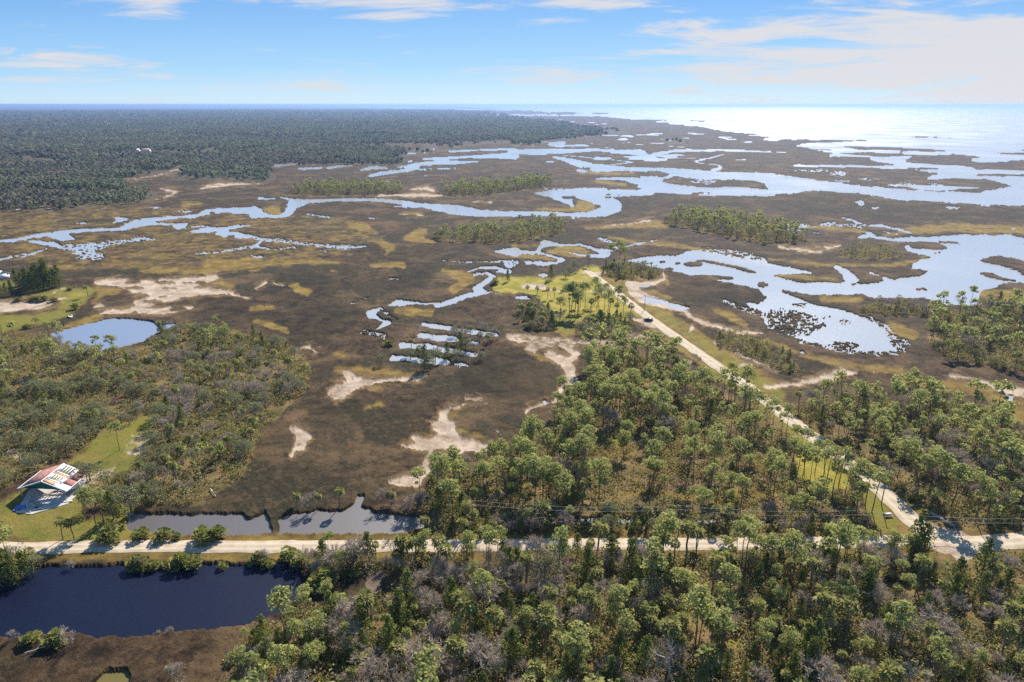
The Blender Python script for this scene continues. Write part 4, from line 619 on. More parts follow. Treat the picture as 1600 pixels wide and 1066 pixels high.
def t_oak(s, hi=True):
    r = np.random.default_rng(s); h = 8.0 * (.75 + .45 * r.random()); pts, seg = trunk_path(r, h * .5, .05, .28, .18, 3); cr = 3.0 + 1.3 * r.random(); cen, rad = [], []; nb = 20 if hi else 10
    for k in range(nb):
        f = math.sqrt((k + .5) / nb); a = k * 2.4 + r.random() * .7; z = h * (.93 - .42 * f * f - .15 * r.random()); c = np.array([math.cos(a) * f * cr, math.sin(a) * f * cr, z]); cen.append(c); q = .8 + .65 * r.random(); rad.append((q * 1.15, q * 1.15, q * .8)); seg.append((pts[-1], c, .08, .02))
    return (tubes(seg),), leaves(r, cen, rad, 46 if hi else 22, .44 if hi else .75, .55, .5, .7)
def t_shrub(s, hi=True):
    r = np.random.default_rng(s); T, Vv, seg = [], [], []; nst = 8 if hi else 3
    for q in range(nst):
        a0_ = r.random() * 6.28; d0 = 1.5 * math.sqrt(r.random()); c = np.array([math.cos(a0_) * d0, math.sin(a0_) * d0 * .8, .5 + 1.3 * r.random() * (1.3 - d0 / 1.6)]); seg.append(((c[0] * .5, c[1] * .5, -.4), c, .10, .07)); nf_ = 17
        for k in range(nf_):
            el = math.asin(1 - 1.2 * (k + .5) / nf_); a = k * 2.39996 + r.random() * .5; d = np.array([math.cos(a) * math.cos(el), math.sin(a) * math.cos(el), math.sin(el)]); b0 = c + d * (.45 + .3 * r.random()); side = unit(np.cross(d, (0, 0, 1)) + 1e-3); L_ = .42 + .25 * r.random(); o = len(Vv); Vv.append(c); Vv.append(b0 + side * .03); Vv.append(b0 - side * .03); T.append((o, o + 1, o + 2))
            o = len(Vv); Vv.append(b0)
            for j in range(7): f = (j / 6 - .5) * 2.5; v = d * math.cos(f) + side * math.sin(f); Vv.append(b0 + v * L_ * (1.1 if j % 2 == 0 else .62) + np.array([0, 0, -.2 * L_ * (j % 2 == 0)]))
            T += [(o, o + 1 + j, o + 2 + j) for j in range(6)]
    return (tubes(seg, 4),), (np.array(Vv), None, np.array(T))
GEN = {'pine': t_pine, 'palm': t_palm, 'bare': t_bare, 'cedar': t_cedar, 'oak': t_oak, 'shrub': t_shrub}
NVAR = {'pine': 12, 'palm': 12, 'bare': 10, 'cedar': 9, 'oak': 8, 'shrub': 7}
HI, LO = {}, {}
for kd, fn in GEN.items():
    HI[kd] = []; LO[kd] = []
    for i in range(NVAR[kd]):
        (tr_,), cr_ = fn(100 * i + 7, True)
        HI[kd].append((mesh_np(kd + '_trunk', tr_[0], tr_[1], None, [BM[kd]], True), mesh_np(kd + '_crown', cr_[0], cr_[1], cr_[2] if len(cr_) > 2 else None, [LM[kd]])))
        LO[kd].append(fn(100 * i + 7, False))
# ------------------------------------------------------------------ where they stand
gyr = np.log(rows)
def ground_z(X, Y_):
    X = np.atleast_1d(np.asarray(X, float)); Y_ = np.atleast_1d(np.asarray(Y_, float)); r_ = np.hypot(X, Y_); i = np.clip(np.searchsorted(rows, r_) - 1, 0, NR - 2); a = np.degrees(np.arctan2(X, Y_)); j = np.clip(np.searchsorted(th, a) - 1, 0, NC - 2)
    return np.maximum(np.minimum(GZ[i, j], GZ[i + 1, j + 1]), -.2)
def field(Fd, X, Y_):
    r_ = np.hypot(X, Y_); i = np.clip(np.searchsorted(rows, r_), 0, NR - 1); j = np.clip(np.searchsorted(th, np.degrees(np.arctan2(X, Y_))), 0, NC - 1); return Fd[i, j]
KN = ['pine', 'palm', 'bare', 'cedar', 'oak', 'shrub']
STAND = {  # spacing, weights (pine palm bare cedar oak shrub), size, gaps, where it stands in words
 'south': (3.5, (.16, .23, .26, .22, .08, .08), .93, .20, 'in the dense mixed stand below the limestone road'),
 'wedge': (3.9, (.52, .17, .12, .07, .04, .08), .94, .30, 'in the pine stand inside the road fork'),
 'east': (4.0, (.47, .15, .16, .12, .04, .06), .96, .16, 'in the woods on the far side of the diagonal road'),
 'west': (3.7, (.07, .24, .24, .06, .24, .15), .70, .34, 'in the scrubby woods between pond and house'),
 'northeast': (5.0, (.42, .18, .14, .16, .04, .06), .95, .18, 'in the stand beside the shallow lagoon'),
 'palmwest': (3.6, (0, .35, .40, .15, .10, 0), .8, .1, 'in the thicket at the edge of the lawn on the point'), 'palmeast': (3.8, (0, .40, .25, .20, .15, 0), .85, .1, 'in the thicket below the tall pines on the point'),
 'point': (5.0, (.15, .45, .05, .2, .15, 0), .8, .2, 'beside the lagoon at the tip of the point'), 'strip': (4.6, (0, .4, .25, .2, .1, .05), .5, .2, 'on the sandy strip right of the diagonal road'),
 'roadside': (3.7, (.30, .25, .22, .2, .03, 0), 1.02, .08, 'along the lower edge of the limestone road'),
 'hedge': (3.0, (0, .16, .26, .2, .12, .26), .55, .12, 'in the brushy strip between the dark ditch and the road'),
 'ridge': (4.8, (0, .35, .45, .1, .1, 0), .7, .25, 'on the low ridge at the lagoon shore'),
 'islet one': (5.2, (.40, .1, .12, .13, .25, 0), .85, .02, 'on a wooded islet in the far marsh'), 'islet two': (5.2, (.40, .1, .12, .13, .25, 0), .85, .02, ''), 'islet three': (4.8, (.38, .1, .12, .13, .27, 0), .82, .02, ''),
 'islet four': (4.9, (.45, .13, .20, .07, .15, 0), .85, .04, ''), 'islet five': (5.6, (.05, .3, .3, .1, .25, 0), .6, .15, '')}
TX = []   # (kind index, x, y, scale, rot, variant, stand)
tr = np.random.default_rng(99)
keep_off = [[(1418, 800), (1545, 826), (1550, 862), (1530, 905), (1440, 900), (1425, 850)], C_(0, (0, 420), (60, 300), (180, 190), (270, 150), (420, 190), (420, 330), (330, 420), (150, 490)), [(1340, 762), (1356, 752), (1420, 815), (1400, 842), (1370, 842)], [(1240, 706), (1262, 690), (1322, 735), (1330, 768), (1290, 772), (1244, 752)]]
for nm_, (spc, wts, size, gap, _w) in STAND.items():
    g = np.array([G(x, y)[:2] for x, y in ST[nm_]]); x0, y0 = g.min(0); x1, y1 = g.max(0); xx, yy = np.meshgrid(np.arange(x0, x1, spc), np.arange(y0, y1, spc)); X = (xx + tr.uniform(-.48, .48, xx.shape) * spc).ravel(); Y_ = (yy + tr.uniform(-.48, .48, xx.shape) * spc).ravel()
    px_, py_, _z = P(X, Y_); ok = in_poly(px_, py_, ST[nm_]) & (px_ > -220) & (px_ < 1950) & (np.hypot(X, Y_) > 62)
    ok &= (fbm(X / 11, Y_ / 11, 3, 131) > -.55 + gap * 1.1) & (field(near_road, X, Y_) < .5) & (field(Lf, X, Y_) < .5) & (field(Cf, X, Y_) < .1) & (field(Wf, X, Y_) < .3)
    for ko in keep_off: ok &= ~in_poly(px_, py_, ko)
    X, Y_ = X[ok], Y_[ok]; n = len(X); cw = np.array(wts, float); lg = np.log(np.maximum(cw, 1e-6))[None] + 1.5 * np.stack([fbm(X / 24, Y_ / 24, 3, 140 + 5 * k) for k in range(6)], 1) - np.log(-np.log(tr.random((n, 6)))) * .8
    pq, pr_, _ = P(X, Y_)
    if nm_ == 'west': lg[:, 4] += np.where((pq < 250) & (pr_ > 610), 2.2, 0); lg[:, 0] += np.where((pq < 210) & (pr_ < 620), 1.6, 0)
    if nm_ == 'wedge': lg[:, 0] += np.where(pr_ < 720, .8, 0)
    
    if nm_ == 'wedge': open_ = ((pq > 1060) & (pr_ > 640) & (pq < 1260)) | ((pq > 930) & (pr_ > 690) & (pr_ < 800)); lg[:, 0] += open_ * 1.5; thin = ~open_ | (tr.random(n) < .45)
    else: thin = np.ones(n, bool)
    if nm_ == 'south': lg[:, 2] += np.where(pq < 900, .6, -.5); lg[:, 3] += np.where(pq > 1150, .6, 0)
    kk = np.argmax(lg, 1); sz = size * np.where(tr.random(n) < .42, .40 + .3 * tr.random(n), .60 + .75 * tr.random(n) ** 1.2) if size > .6 else size * (.72 + .55 * tr.random(n))
    for k in np.nonzero(thin)[0]: TX.append((int(kk[k]), X[k], Y_[k], sz[k], tr.random() * 6.283, int(tr.integers(0, 99)), nm_))
print('trees', len(TX))
SINGLE = []   # single trees one can point to: kind, pixel of the foot, height factor, label
def one(kd, x, y, s, label, group=None, var=0): SINGLE.append((kd, x, y, s, label, group, var))
one('pine', 180, 566, .95, 'lone slender pine standing at the near shore of the blue pond'); one('pine', 89, 594, 1.3, 'tall pine left of the blue pond with a long bare trunk', None, 3); one('bare', 150, 567, .55, 'thin dead tree left of the lone pine at the pond')
one('palm', 138, 464, .85, 'lone palm casting a shadow on the bright grass above the blue pond'); one('shrub', 117, 484, 1.5, 'round dark bush on the bright grass below the lone palm'); one('shrub', 109, 454, 1.0, 'small bush between the dark cedars and the lone palm')
for x, y, s in ((28, 471, 1.2), (50, 471, 1.1), (58, 471, 1.4), (67, 471, 1.4), (83, 472, 1.3)): one('shrub', x, y, s, 'low bush in the row along the white sand patch on the left', 'bushes along the sand patch', int(x))
one('oak', 57, 507, .5, 'grey bush on the grass left of the blue pond'); one('shrub', 43, 514, 1.2, 'flat bush left of the blue pond'); one('bare', 120, 449, .3, 'tiny bare bush beside the dark evergreen clump')
for i, (x, y, s) in enumerate(((28, 449, 1.3), (36, 451, 1.35), (44, 452, 1.5), (52, 453, 1.55), (61, 453, 1.9), (69, 453, 2.0), (77, 452, 1.9), (86, 450, 1.75), (93, 448, 1.5), (56, 447, 1.6), (73, 446, 1.9), (40, 446, 1.3))): one('cedar', x, y, s, 'dark conical evergreen in the tight clump left of the sand flats', 'dark evergreens in the clump', i)
for i, (x, y, s) in enumerate(((-6, 466, 1.0), (3, 466, 1.0), (11, 463, .9), (18, 458, .9))): one('cedar', x, y, s, 'small dark evergreen in the row at the left edge of the photo', 'dark evergreens at the left edge', i)
for i, (dx, dy, s) in enumerate(((690, 540, 1.3), (708, 535, 1.35), (735, 545, 1.0), (757, 570, 1.25), (780, 495, 1.2), (820, 485, 1.25), (907, 450, 1.15), (935, 540, 1.35), (985, 490, 1.1), (1088, 505, 1.1), (1010, 570, 1.2), (610, 600, 1.1), (920, 500, 1.15), (1140, 560, .9), (640, 480, .9), (770, 560, 1.2))):
    one('pine', 760 + dx / 5.333, 390 + dy / 5.333, s, 'tall thin pine with bare trunk on the yellow green lawn of the point', 'tall pines on the lawn', i)
for i, (dx, dy, s) in enumerate(((347, 390, .75), (425, 370, .75), (500, 330, .6), (522, 330, .6), (510, 410, .75), (568, 405, .75), (740, 490, 1.0), (1200, 575, 1.0), (870, 540, 1.0), (1025, 530, 1.0), (1090, 560, .9))): one('palm', 760 + dx / 5.333, 390 + dy / 5.333, s, 'dark cabbage palm on the lawn below the pale turning circle', 'palms on the lawn of the point', i)
one('cedar', 793.5, 440, .85, 'lone dark tree at the left end of the lawn on the point'); one('cedar', 861, 437, 1.1, 'dark tree beside the small pool above the lawn'); one('shrub', 774, 445, 1.6, 'dark bush at the far left tip of the lawn'); one('oak', 884, 435, .8, 'grey tree at the upper edge of the lawn'); one('oak', 897, 424, 1.0, 'broad tree between the lawn and the winding creek'); one('oak', 890, 428, .9, 'grey crowned tree at the creek behind the lawn')
one('pine', 953, 412, 1.15, 'tall pine at the tip of the point'); one('pine', 968, 413, 1.5, 'tallest pine beside the lagoon at the tip of the point', None, 4); one('pine', 975, 416, 1.2, 'pine right of the tallest one at the tip of the point', None, 5); one('palm', 920, 416, 1.0, 'lone palm between the road end and the creek')
one('pine', 1140, 611, .9, 'lone pine on the verge right of the diagonal road'); one('pine', 1474, 475, .55, 'small pine at the lagoon shore', None, 2); one('pine', 1515, 483, .95, 'lone pine leaning over the lagoon', None, 6); one('bare', 1498, 476, .6, 'bare tree between the two lagoon pines')
for i, (x, y, s) in enumerate(((1381, 482, .9), (1391, 484, .9), (1405, 482, 1), (1425, 486, .8), (1439, 478, .7), (1345, 487, .5))): one('bare', x, y, s, 'bare grey tree on the low ridge at the lagoon shore', 'bare trees on the shore ridge', i)
for i, (x, y, s) in enumerate(((175, 845, 2.2), (221, 841, 1.5), (255, 845, 1.6), (320, 846, 1.9), (333, 845, 1.9), (276, 842, .9), (213, 884, 1.7), (225, 886, 1.4), (287, 884, 2.0), (300, 884, 1.7), (346, 886, .9), (262, 883, 1.0), (240, 886, 1.1), (402, 878, 1.6), (452, 877, 1.8), (470, 884, 1.4), (507, 912, 2.1), (497, 920, 1.7), (418, 884, 1.2))):
    one('shrub', x, y, s * .85, 'bushy palmetto on the grass strip between road and canal' if y > 860 else 'bushy palmetto between the road and the grey ditch', 'palmettos below the road' if y > 860 else 'palmettos above the road', i)
for i, (x, y, s) in enumerate(((114, 886, .42), (410, 879, .65), (480, 890, .75), (552, 882, .85), (566, 884, .7), (486, 795, .5), (600, 792, .5), (690, 905, .9), (640, 800, .55), (620, 797, .45), (219, 886, .45))): one('bare', x, y, s, 'grey leafless bush on the bank below the road' if y > 860 else 'grey leafless bush on the far bank of the ditch', 'leafless bushes below the road' if y > 860 else 'leafless bushes at the ditch', i)
for i, (x, y, s) in enumerate(((99, 843, .75), (116, 844, .75), (552, 884, .8), (588, 875, .6), (628, 886, 1.05), (640, 884, 1.15), (650, 888, .95), (618, 890, .8), (660, 884, .8), (684, 884, 1.0), (700, 900, 1.0), (465, 791, .45), (498, 795, .4), (530, 793, .5), (612, 791, .55), (655, 790, .4), (663, 845, .8), (720, 846, .8))):
    one('palm', x, y, s, 'dark palm beside the road below the house' if x < 130 else ('cabbage palm beside the road near the right end of the canal' if y > 830 else 'small palm on the far bank of the grey ditch'), 'palms below the house' if x < 130 else ('palms near the canal end' if y > 830 else 'palms at the ditch'), i)
one('pine', 152, 826, .95, 'green pine right of the house with red roof'); one('pine', 162, 815, .8, 'leafy pine behind the palmetto by the house', None, 5); one('oak', 206, 803, 1.25, 'broad dark tree between the house and the grey ditch', None, 2); one('pine', 187, 704, .8, 'slender pine on the grass track above the house', None, 1); one('oak', 141, 752, 1.0, 'round green tree behind the red roof', None, 3); one('oak', 127, 748, .8, 'lower green tree behind the red roof', None, 5); one('cedar', 178, 812, 1.0, 'dark evergreen right of the house'); one('cedar', 230, 790, .9, 'dark evergreen at the left end of the grey ditch')
one('bare', 19, 1002, .35, 'whitish dead bush at the left end of the near canal bank'); one('shrub', 91, 1006, 1.3, 'green bush on the near canal bank'); one('bare', 108, 1004, .5, 'white dead bush beside the green bush on the near canal bank'); one('shrub', 50, 1003, 1.0, 'low green bush on the near canal bank by the left edge'); one('bare', 245, 990, .25, 'tiny dead twig bush on the near canal bank'); one('bare', 263, 988, .25, 'tiny dead bush at the middle of the near bank', None, 1); one('bare', 274, 1066, .6, 'bare tree in the brown marsh by the bottom edge', None, 3); one('palm', 268, 1062, .5, 'small palm beside the bare tree at the bottom edge')
for i, (kd, x, y, s) in enumerate((('pine', 23, 905, 1.1), ('cedar', 8, 905, 1.3), ('cedar', 40, 900, 1.0), ('oak', -8, 900, 1.1), ('bare', 30, 885, 1.0), ('palm', 15, 895, 1.1), ('cedar', -12, 915, 1.3), ('oak', 52, 893, .7), ('pine', 0, 880, 1.0), ('cedar', 25, 912, .9), ('palm', 48, 884, .8))): one(kd, x, y, s, {'pine': 'pine', 'cedar': 'dark evergreen', 'oak': 'broad tree', 'bare': 'leafless tree', 'palm': 'palm'}[kd] + ' in the clump at the left end of the canal', 'trees at the left canal end', i)
for i, (kd, x, y, s) in enumerate((('oak', 642, 560, .6), ('palm', 643, 552, .6), ('cedar', 664, 577, .9), ('oak', 668, 579, .75), ('palm', 656, 558, .7), ('oak', 680, 566, .7), ('cedar', 699, 560, .7), ('oak', 713, 563, .6), ('bare', 648, 522, .6), ('oak', 710, 525, .55), ('bare', 717, 534, .9), ('oak', 728, 549, .7), ('oak', 735, 527, .6), ('palm', 749, 533, .6), ('cedar', 720, 548, .8), ('oak', 597, 571, .5), ('shrub', 607, 541, 1.0), ('bare', 755, 519, .6), ('oak', 765, 535, .5), ('bare', 771, 530, .6), ('oak', 750, 563, .5), ('bare', 690, 545, .5), ('bare', 740, 545, .6), ('palm', 762, 540, .5), ('bare', 676, 527, .4))):
    one(kd, x, y, s, {'cedar': 'dark evergreen bush', 'oak': 'leafy green bush', 'bare': 'leafless grey tree', 'palm': 'small palm', 'shrub': 'bright green bush'}[kd] + ' on the dikes between the narrow finger ponds', 'trees on the finger pond dikes', i)
for i, (x, y, s) in enumerate(((1025, 529, .6), (1083, 565, .5), (1090, 570, .5), (1200, 800, .7), (880, 500, .8))): one('bare', x, y, s, 'grey leafless bush beside the diagonal road' if y < 700 and x > 1000 else 'grey leafless tree at the edge of a stand', 'leafless bushes by the road' if y < 700 and x > 1000 else 'leafless trees at stand edges', i)
one('pine', 1030, 900, 1.25, 'tall pine with broad crown rising above the middle of the road', None, 2); one('pine', 1165, 880, 1.0, 'pine with flat green crown right of the tall one by the road', None, 7); one('pine', 1300, 915, 1.35, 'tallest pine with broad crown left of the road junction', None, 8); one('cedar', 1428, 868, 1.25, 'feathery dark evergreen at the road junction', None, 2); one('cedar', 1440, 872, 1.1, 'smaller feathery evergreen at the road junction', None, 3); one('cedar', 985, 905, 1.25, 'dark conical evergreen below the middle of the road', None, 4)

for i, (x, y, s_) in enumerate(((1243, 740, 1.15), (1252, 752, 1.2), (1262, 745, 1.25), (1272, 764, 1.2), (1281, 741, 1.1), (1290, 768, 1.25), (1300, 752, 1.2), (1308, 775, 1.15), (1318, 760, 1.2), (1326, 780, 1.1), (1265, 722, 1.05), (1248, 715, 1.05), (1334, 792, 1.1), (1345, 800, 1.0), (1296, 728, .9))): one('pine', x - 8, y, s_ * .80, 'slim bare trunked pine standing over the bright grass glade beside the diagonal road', 'slim pines over the glade', i)
for i, (x, y, s_) in enumerate(((1352, 790, 1.1), (1362, 800, 1.05))): one('pine', x, y, s_, 'slim pine at the left edge of the grass triangle', 'pines at the grass triangle', i + 4)
NAME = {'pine': 'pine_tree', 'palm': 'palm_tree', 'bare': 'bare_tree', 'cedar': 'cedar_tree', 'oak': 'oak_tree', 'shrub': 'palmetto_bush'}
CATG = {'pine': 'pine tree', 'palm': 'palm tree', 'bare': 'bare tree', 'cedar': 'evergreen tree', 'oak': 'broadleaf tree', 'shrub': 'bush'}
LOOK = {'pine': 'pine tree with rounded pale green crown on a bare brown trunk', 'palm': 'cabbage palm with a round head of fan fronds', 'bare': 'leafless grey tree with fine pale twigs', 'cedar': 'dense dark green evergreen tree', 'oak': 'broad grey green leafy tree', 'shrub': 'low fan leaved palmetto bush'}
def plant(kd, x, y, s, rz, var, label, group):
    z = float(ground_z(x, y)[0]) - .05; e = bpy.data.objects.new(NAME[kd], None); COL.objects.link(e); e.location = (x, y, z); e.rotation_euler = (0, 0, rz); e.scale = (s, s, s); tag(e, label, CATG[kd], group)
    tm, cm2 = HI[kd][var % NVAR[kd]]; link('trunk', tm, e); link('crown', cm2, e)
cnt = {k: 0 for k in KN}
for kd, x, y, s, label, group, var in SINGLE:
    if 'ditch' in label and y < 801 and x > 400: s *= 1.5
    if 'finger' in label: s *= 1.35
    g = G(x, y, .4); plant(kd, g[0], g[1], s, (var * 1.7) % 6.28, var * 5 + int(x), label, group); cnt[kd] += 1
TXs = sorted(range(len(TX)), key=lambda i: math.hypot(TX[i][1], TX[i][2]) / TX[i][3] ** .5); REST = {k: [] for k in KN}
def zone(nm_, x, y):
    px_, py_, _ = P(x, y); w_ = STAND[nm_][4]
    if nm_ == 'south': w_ = 'in the mixed stand between canal end and bottom edge' if px_ < 760 else ('in the dense stand below the middle of the limestone road' if px_ < 1220 else 'in the dense stand below the road junction')
    if nm_ == 'wedge': w_ = w_ if py_ < 770 else 'along the dark ditch above the limestone road'
    return w_
for i in TXs:
    ki, x, y, s, rz, var, nm_ = TX[i]; kd = KN[ki]; px_, py_, _z = P(x, y)
    vis = (-25 < px_ < 1625) and py_ < 1100
    if vis and cnt[kd] < 300 and STAND[nm_][4]:
        wz = zone(nm_, x, y); plant(kd, x, y, s, rz, var, LOOK[kd] + ' ' + wz if len((LOOK[kd] + ' ' + wz).split()) <= 16 else {'pine': 'pine with rounded crown', 'palm': 'cabbage palm', 'bare': 'leafless grey tree', 'cedar': 'dark evergreen', 'oak': 'grey green leafy tree', 'shrub': 'palmetto bush'}[kd] + ' ' + wz, CATG[kd] + 's ' + wz); cnt[kd] += 1
    else: REST[kd].append((x, y, s, rz, var))
print(cnt, {k: len(v) for k, v in REST.items()})
def bake(kd, lst, name, label):
    Vs, Qs, Ts, mq, mt = [], [], [], [], []; o = 0
    for x, y, s, rz, var in lst:
        (tb,), cr_ = LO[kd][var % NVAR[kd]]; z = float(ground_z(x, y)[0]) - .05; c_, s_ = math.cos(rz) * s, math.sin(rz) * s; M = np.array([[c_, s_, 0], [-s_, c_, 0], [0, 0, s]])
        for part, mi_ in ((tb, 0), (cr_, 1)):
            Vs.append(part[0] @ M + (x, y, z))
            if part[1] is not None: Qs.append(part[1] + o); mq.append(np.full(len(part[1]), mi_))
            if len(part) > 2 and part[2] is not None: Ts.append(part[2] + o); mt.append(np.full(len(part[2]), mi_))
            o += len(part[0])
    if not Vs: return
    me = mesh_np(name, np.concatenate(Vs), np.concatenate(Qs) if Qs else None, np.concatenate(Ts) if Ts else None, [BM[kd], LM[kd]], False, np.concatenate(mq + mt)); tag(link(name, me), label, None, None, 'stuff')
for kd, nme, lb in (('pine', 'pine_woods', 'pines standing farther back in the woods'), ('palm', 'palm_woods', 'palms standing farther back in the woods'), ('bare', 'bare_woods', 'leafless trees farther back in the woods'), ('cedar', 'cedar_woods', 'dark evergreens farther back in the woods'), ('oak', 'oak_woods', 'broad leafy trees farther back'), ('shrub', 'shrubbery', 'low palmettos farther back')): bake(kd, REST[kd], nme, lb)
# ---- undergrowth between the trunks
def scatter_under():
    Vs = []; o = 0; r = np.random.default_rng(5)
    for nm_ in ('hedge', 'roadside', 'south', 'wedge', 'east', 'west', 'northeast', 'palmwest', 'palmeast', 'point', 'strip', 'ridge', 'islet one', 'islet two', 'islet three', 'islet four', 'islet five'):
        g = np.array([G(x, y)[:2] for x, y in ST[nm_]]); x0, y0 = g.min(0); x1, y1 = g.max(0); n = int((x1 - x0) * (y1 - y0) * {'wedge': .42, 'east': .5, 'west': .42}.get(nm_, .8)); X = r.uniform(x0, x1, n); Y_ = r.uniform(y0, y1, n); px_, py_, _ = P(X, Y_)
        ok = in_poly(px_, py_, ST[nm_]) & (px_ > -200) & (px_ < 1920) & (np.hypot(X, Y_) > 62) & (fbm(X / 7, Y_ / 7, 3, 171) > -.22) & (field(near_road, X, Y_) < .25) & (field(Lf, X, Y_) < .4) & (field(Cf, X, Y_) < .1); X, Y_ = X[ok], Y_[ok]
        for ko in keep_off:
            px_, py_, _ = P(X, Y_); kk = ~in_poly(px_, py_, ko); X, Y_ = X[kk], Y_[kk]
        n = len(X); h = .8 + 2.3 * r.random(n) ** 2 + .6 * (fbm(X / 9, Y_ / 9, 2, 177) > .1)
        if nm_[:5] == 'islet': k5 = r.random(n) < .3; X, Y_, h = X[k5], Y_[k5], h[k5] * 2.6; n = len(X)
        cen = np.stack([X, Y_, ground_z(X, Y_) + h * .45], 1); rad = np.stack([h * .9 + .3, h * .9 + .3, h * .55], 1); Vv, q = leaves(r, cen, rad, 22, .58, .5, .6, .6); Vs.append(Vv)
    Vv = np.concatenate(Vs); me = mesh_np('undergrowth', Vv, np.arange(len(Vv)).reshape(-1, 4), None, [LM['under']]); tag(link('undergrowth', me), 'tangled undergrowth between the trees', None, None, 'stuff'); print('under', len(Vv) // 4)
scatter_under()
# ---- the woods that reach to the horizon
FB = blur(layers[F], 14)
def far_woods():
    r = np.random.default_rng(6); C0 = []
    for (d0, d1, sp) in ((680, 1100, 5.6), (1100, 1700, 7.6), (1700, 2600, 11), (2600, 4200, 18), (4200, 7500, 34), (7500, 14000, 75)):
        xx, yy = np.meshgrid(np.arange(-1.0 * d1, .72 * d1, sp), np.arange(d0 * .7, d1, sp)); X = (xx + r.uniform(-.5, .5, xx.shape) * sp).ravel(); Y_ = (yy + r.uniform(-.5, .5, xx.shape) * sp).ravel(); rr = np.hypot(X, Y_); k = (rr >= d0) & (rr < d1) & (np.abs(np.arctan2(X, Y_)) < R(44)); X, Y_, rr = X[k], Y_[k], rr[k]
        k = (field(Ff, X, Y_) > .5) & (r.random(len(X)) < np.clip((field(FB, X, Y_) - .35) * 2.2, .05, 1)) & (field(Wf, X, Y_) < .3) & (field(Sf, X, Y_) < .4); px_, py_, _ = P(X, Y_); k &= py_ < 334
        for nm_ in ('islet one', 'islet two', 'islet three', 'islet four', 'islet five'): k &= ~in_poly(px_, py_, ST[nm_])
        k &= (fbm(X / 60, Y_ / 60, 3, 181) > -.28) & (fbm(X / 420, Y_ / 420, 3, 188) + .25 * r.normal(size=len(X)) > -.30); X, Y_ = X[k], Y_[k]; s = sp * (.30 + .22 * r.random(len(X))); hh = (7.5 + 3.5 * fbm(X / 300, Y_ / 300, 2, 185) + 4 * r.random(len(X))); C0.append(np.stack([X, Y_, hh, s], 1))
    C0 = np.concatenate(C0); n = len(C0); print('far trees', n)
    cen = np.stack([C0[:, 0], C0[:, 1], C0[:, 2] * .62], 1); rad = np.stack([C0[:, 3] * 1.0, C0[:, 3] * 1.0, C0[:, 2] * .40], 1); d = unit(r.normal(size=(n, 11, 3))); p = cen[:, None] + d * rad[:, None] * (.6 + .4 * r.random((n, 11, 1))); nrm = unit(d + .6 * r.normal(size=d.shape)); u = unit(np.cross(nrm, r.normal(size=nrm.shape))); v = np.cross(nrm, u); s = C0[:, 3][:, None, None] * (.55 + .5 * r.random((n, 11, 1)))
    Q = np.stack([p - u * s, p - v * s * .8, p + u * s, p + v * s * .8], 2).reshape(-1, 3)
    me = mesh_np('forest', Q, np.arange(len(Q)).reshape(-1, 4), None, [LM['far']]); tag(link('forest', me), 'distant woods reaching to the horizon', None, None, 'stuff')
far_woods()
# ------------------------------------------------------------------ built things
PM = {'white': plain_mat('white_paint', rgb(.70, .69, .67), rgb(.82, .81, .79), .8, .6), 'red': plain_mat('red_sheathing', rgb(.16, .05, .04), rgb(.36, .20, .17), .9, .8), 'teal': plain_mat('teal_boards', rgb(.02, .22, .20), rgb(.03, .32, .28), .5, .7),
      'conc': plain_mat('weathered_concrete', rgb(.30, .29, .28), rgb(.48, .45, .42), .4), 'wood': plain_mat('weathered_timber', rgb(.26, .20, .14), rgb(.46, .38, .29), 1.2), 'dark': plain_mat('dark_steel', rgb(.02, .02, .024), rgb(.035, .035, .04), 1, .35, .5),
      'glass': plain_mat('dark_glass', rgb(.01, .012, .016), rgb(.02, .022, .03), 1, .08, .5), 'rubber': plain_mat('rubber', rgb(.015, .015, .015), rgb(.03, .03, .03)), 'pole': plain_mat('pole_timber', rgb(.16, .12, .09), rgb(.27, .21, .16), 2), 'blue': plain_mat('blue_sheet', rgb(.03, .08, .30), rgb(.06, .14, .42), 1, .5),
      'grey': plain_mat('galvanised', rgb(.35, .36, .38), rgb(.5, .5, .52), 2, .5), 'tile': plain_mat('roof_tile', rgb(.45, .20, .12), rgb(.58, .30, .2), 1), 'snag': plain_mat('bleached_wood', rgb(.36, .32, .28), rgb(.55, .50, .45), 1), 'orange': plain_mat('raw_plywood', rgb(.42, .20, .10), rgb(.55, .32, .18), 1)}
def V3(*a): return np.array(a, float)
def root(name, label, cat, loc, group=None):
    o = bpy.data.objects.new(name, None); COL.objects.link(o); o.location = loc; return tag(o, label, cat, group)
def rel(o0, pts): return [tuple(np.array(p) - o0) for p in pts]
# --- the half-finished pavilion on the left
EZ, RZ_ = 3.6, 6.6
L0, R0 = V3(*G(27, 764, EZ)), V3(*G(104, 768, EZ)); T0 = V3(*G(64, 752.5, RZ_)); T1 = V3(*G(100, 724, RZ_)); sh = T1 - T0; L1_, R1_ = L0 + sh, R0 + sh
hb = V3(T0[0], T0[1], float(ground_z(T0[0], T0[1])[0])); hs = root('pavilion', 'open pavilion with red sheathed gable roof and white open rafters on the lawn', 'building', tuple(hb))
def roofpt(side, a, b_, up=0.0):   # a: along the ridge 0..1, b: from ridge 0 to eave 1
    e0 = R0 if side > 0 else L0; p = T0 + sh * a + (e0 - T0) * b_; return p + V3(0, 0, up)
def slabq(mb, side, a0, a1, b0, b1, up=0.0, th_=.12): mb.slab(rel(hb, [roofpt(side, a0, b0, up), roofpt(side, a1, b0, up), roofpt(side, a1, b1, up), roofpt(side, a0, b1, up)]), th_)
m = MB(); slabq(m, -1, .03, 1, 0, 1); roof = m.build('roof', PM['red'], hs)
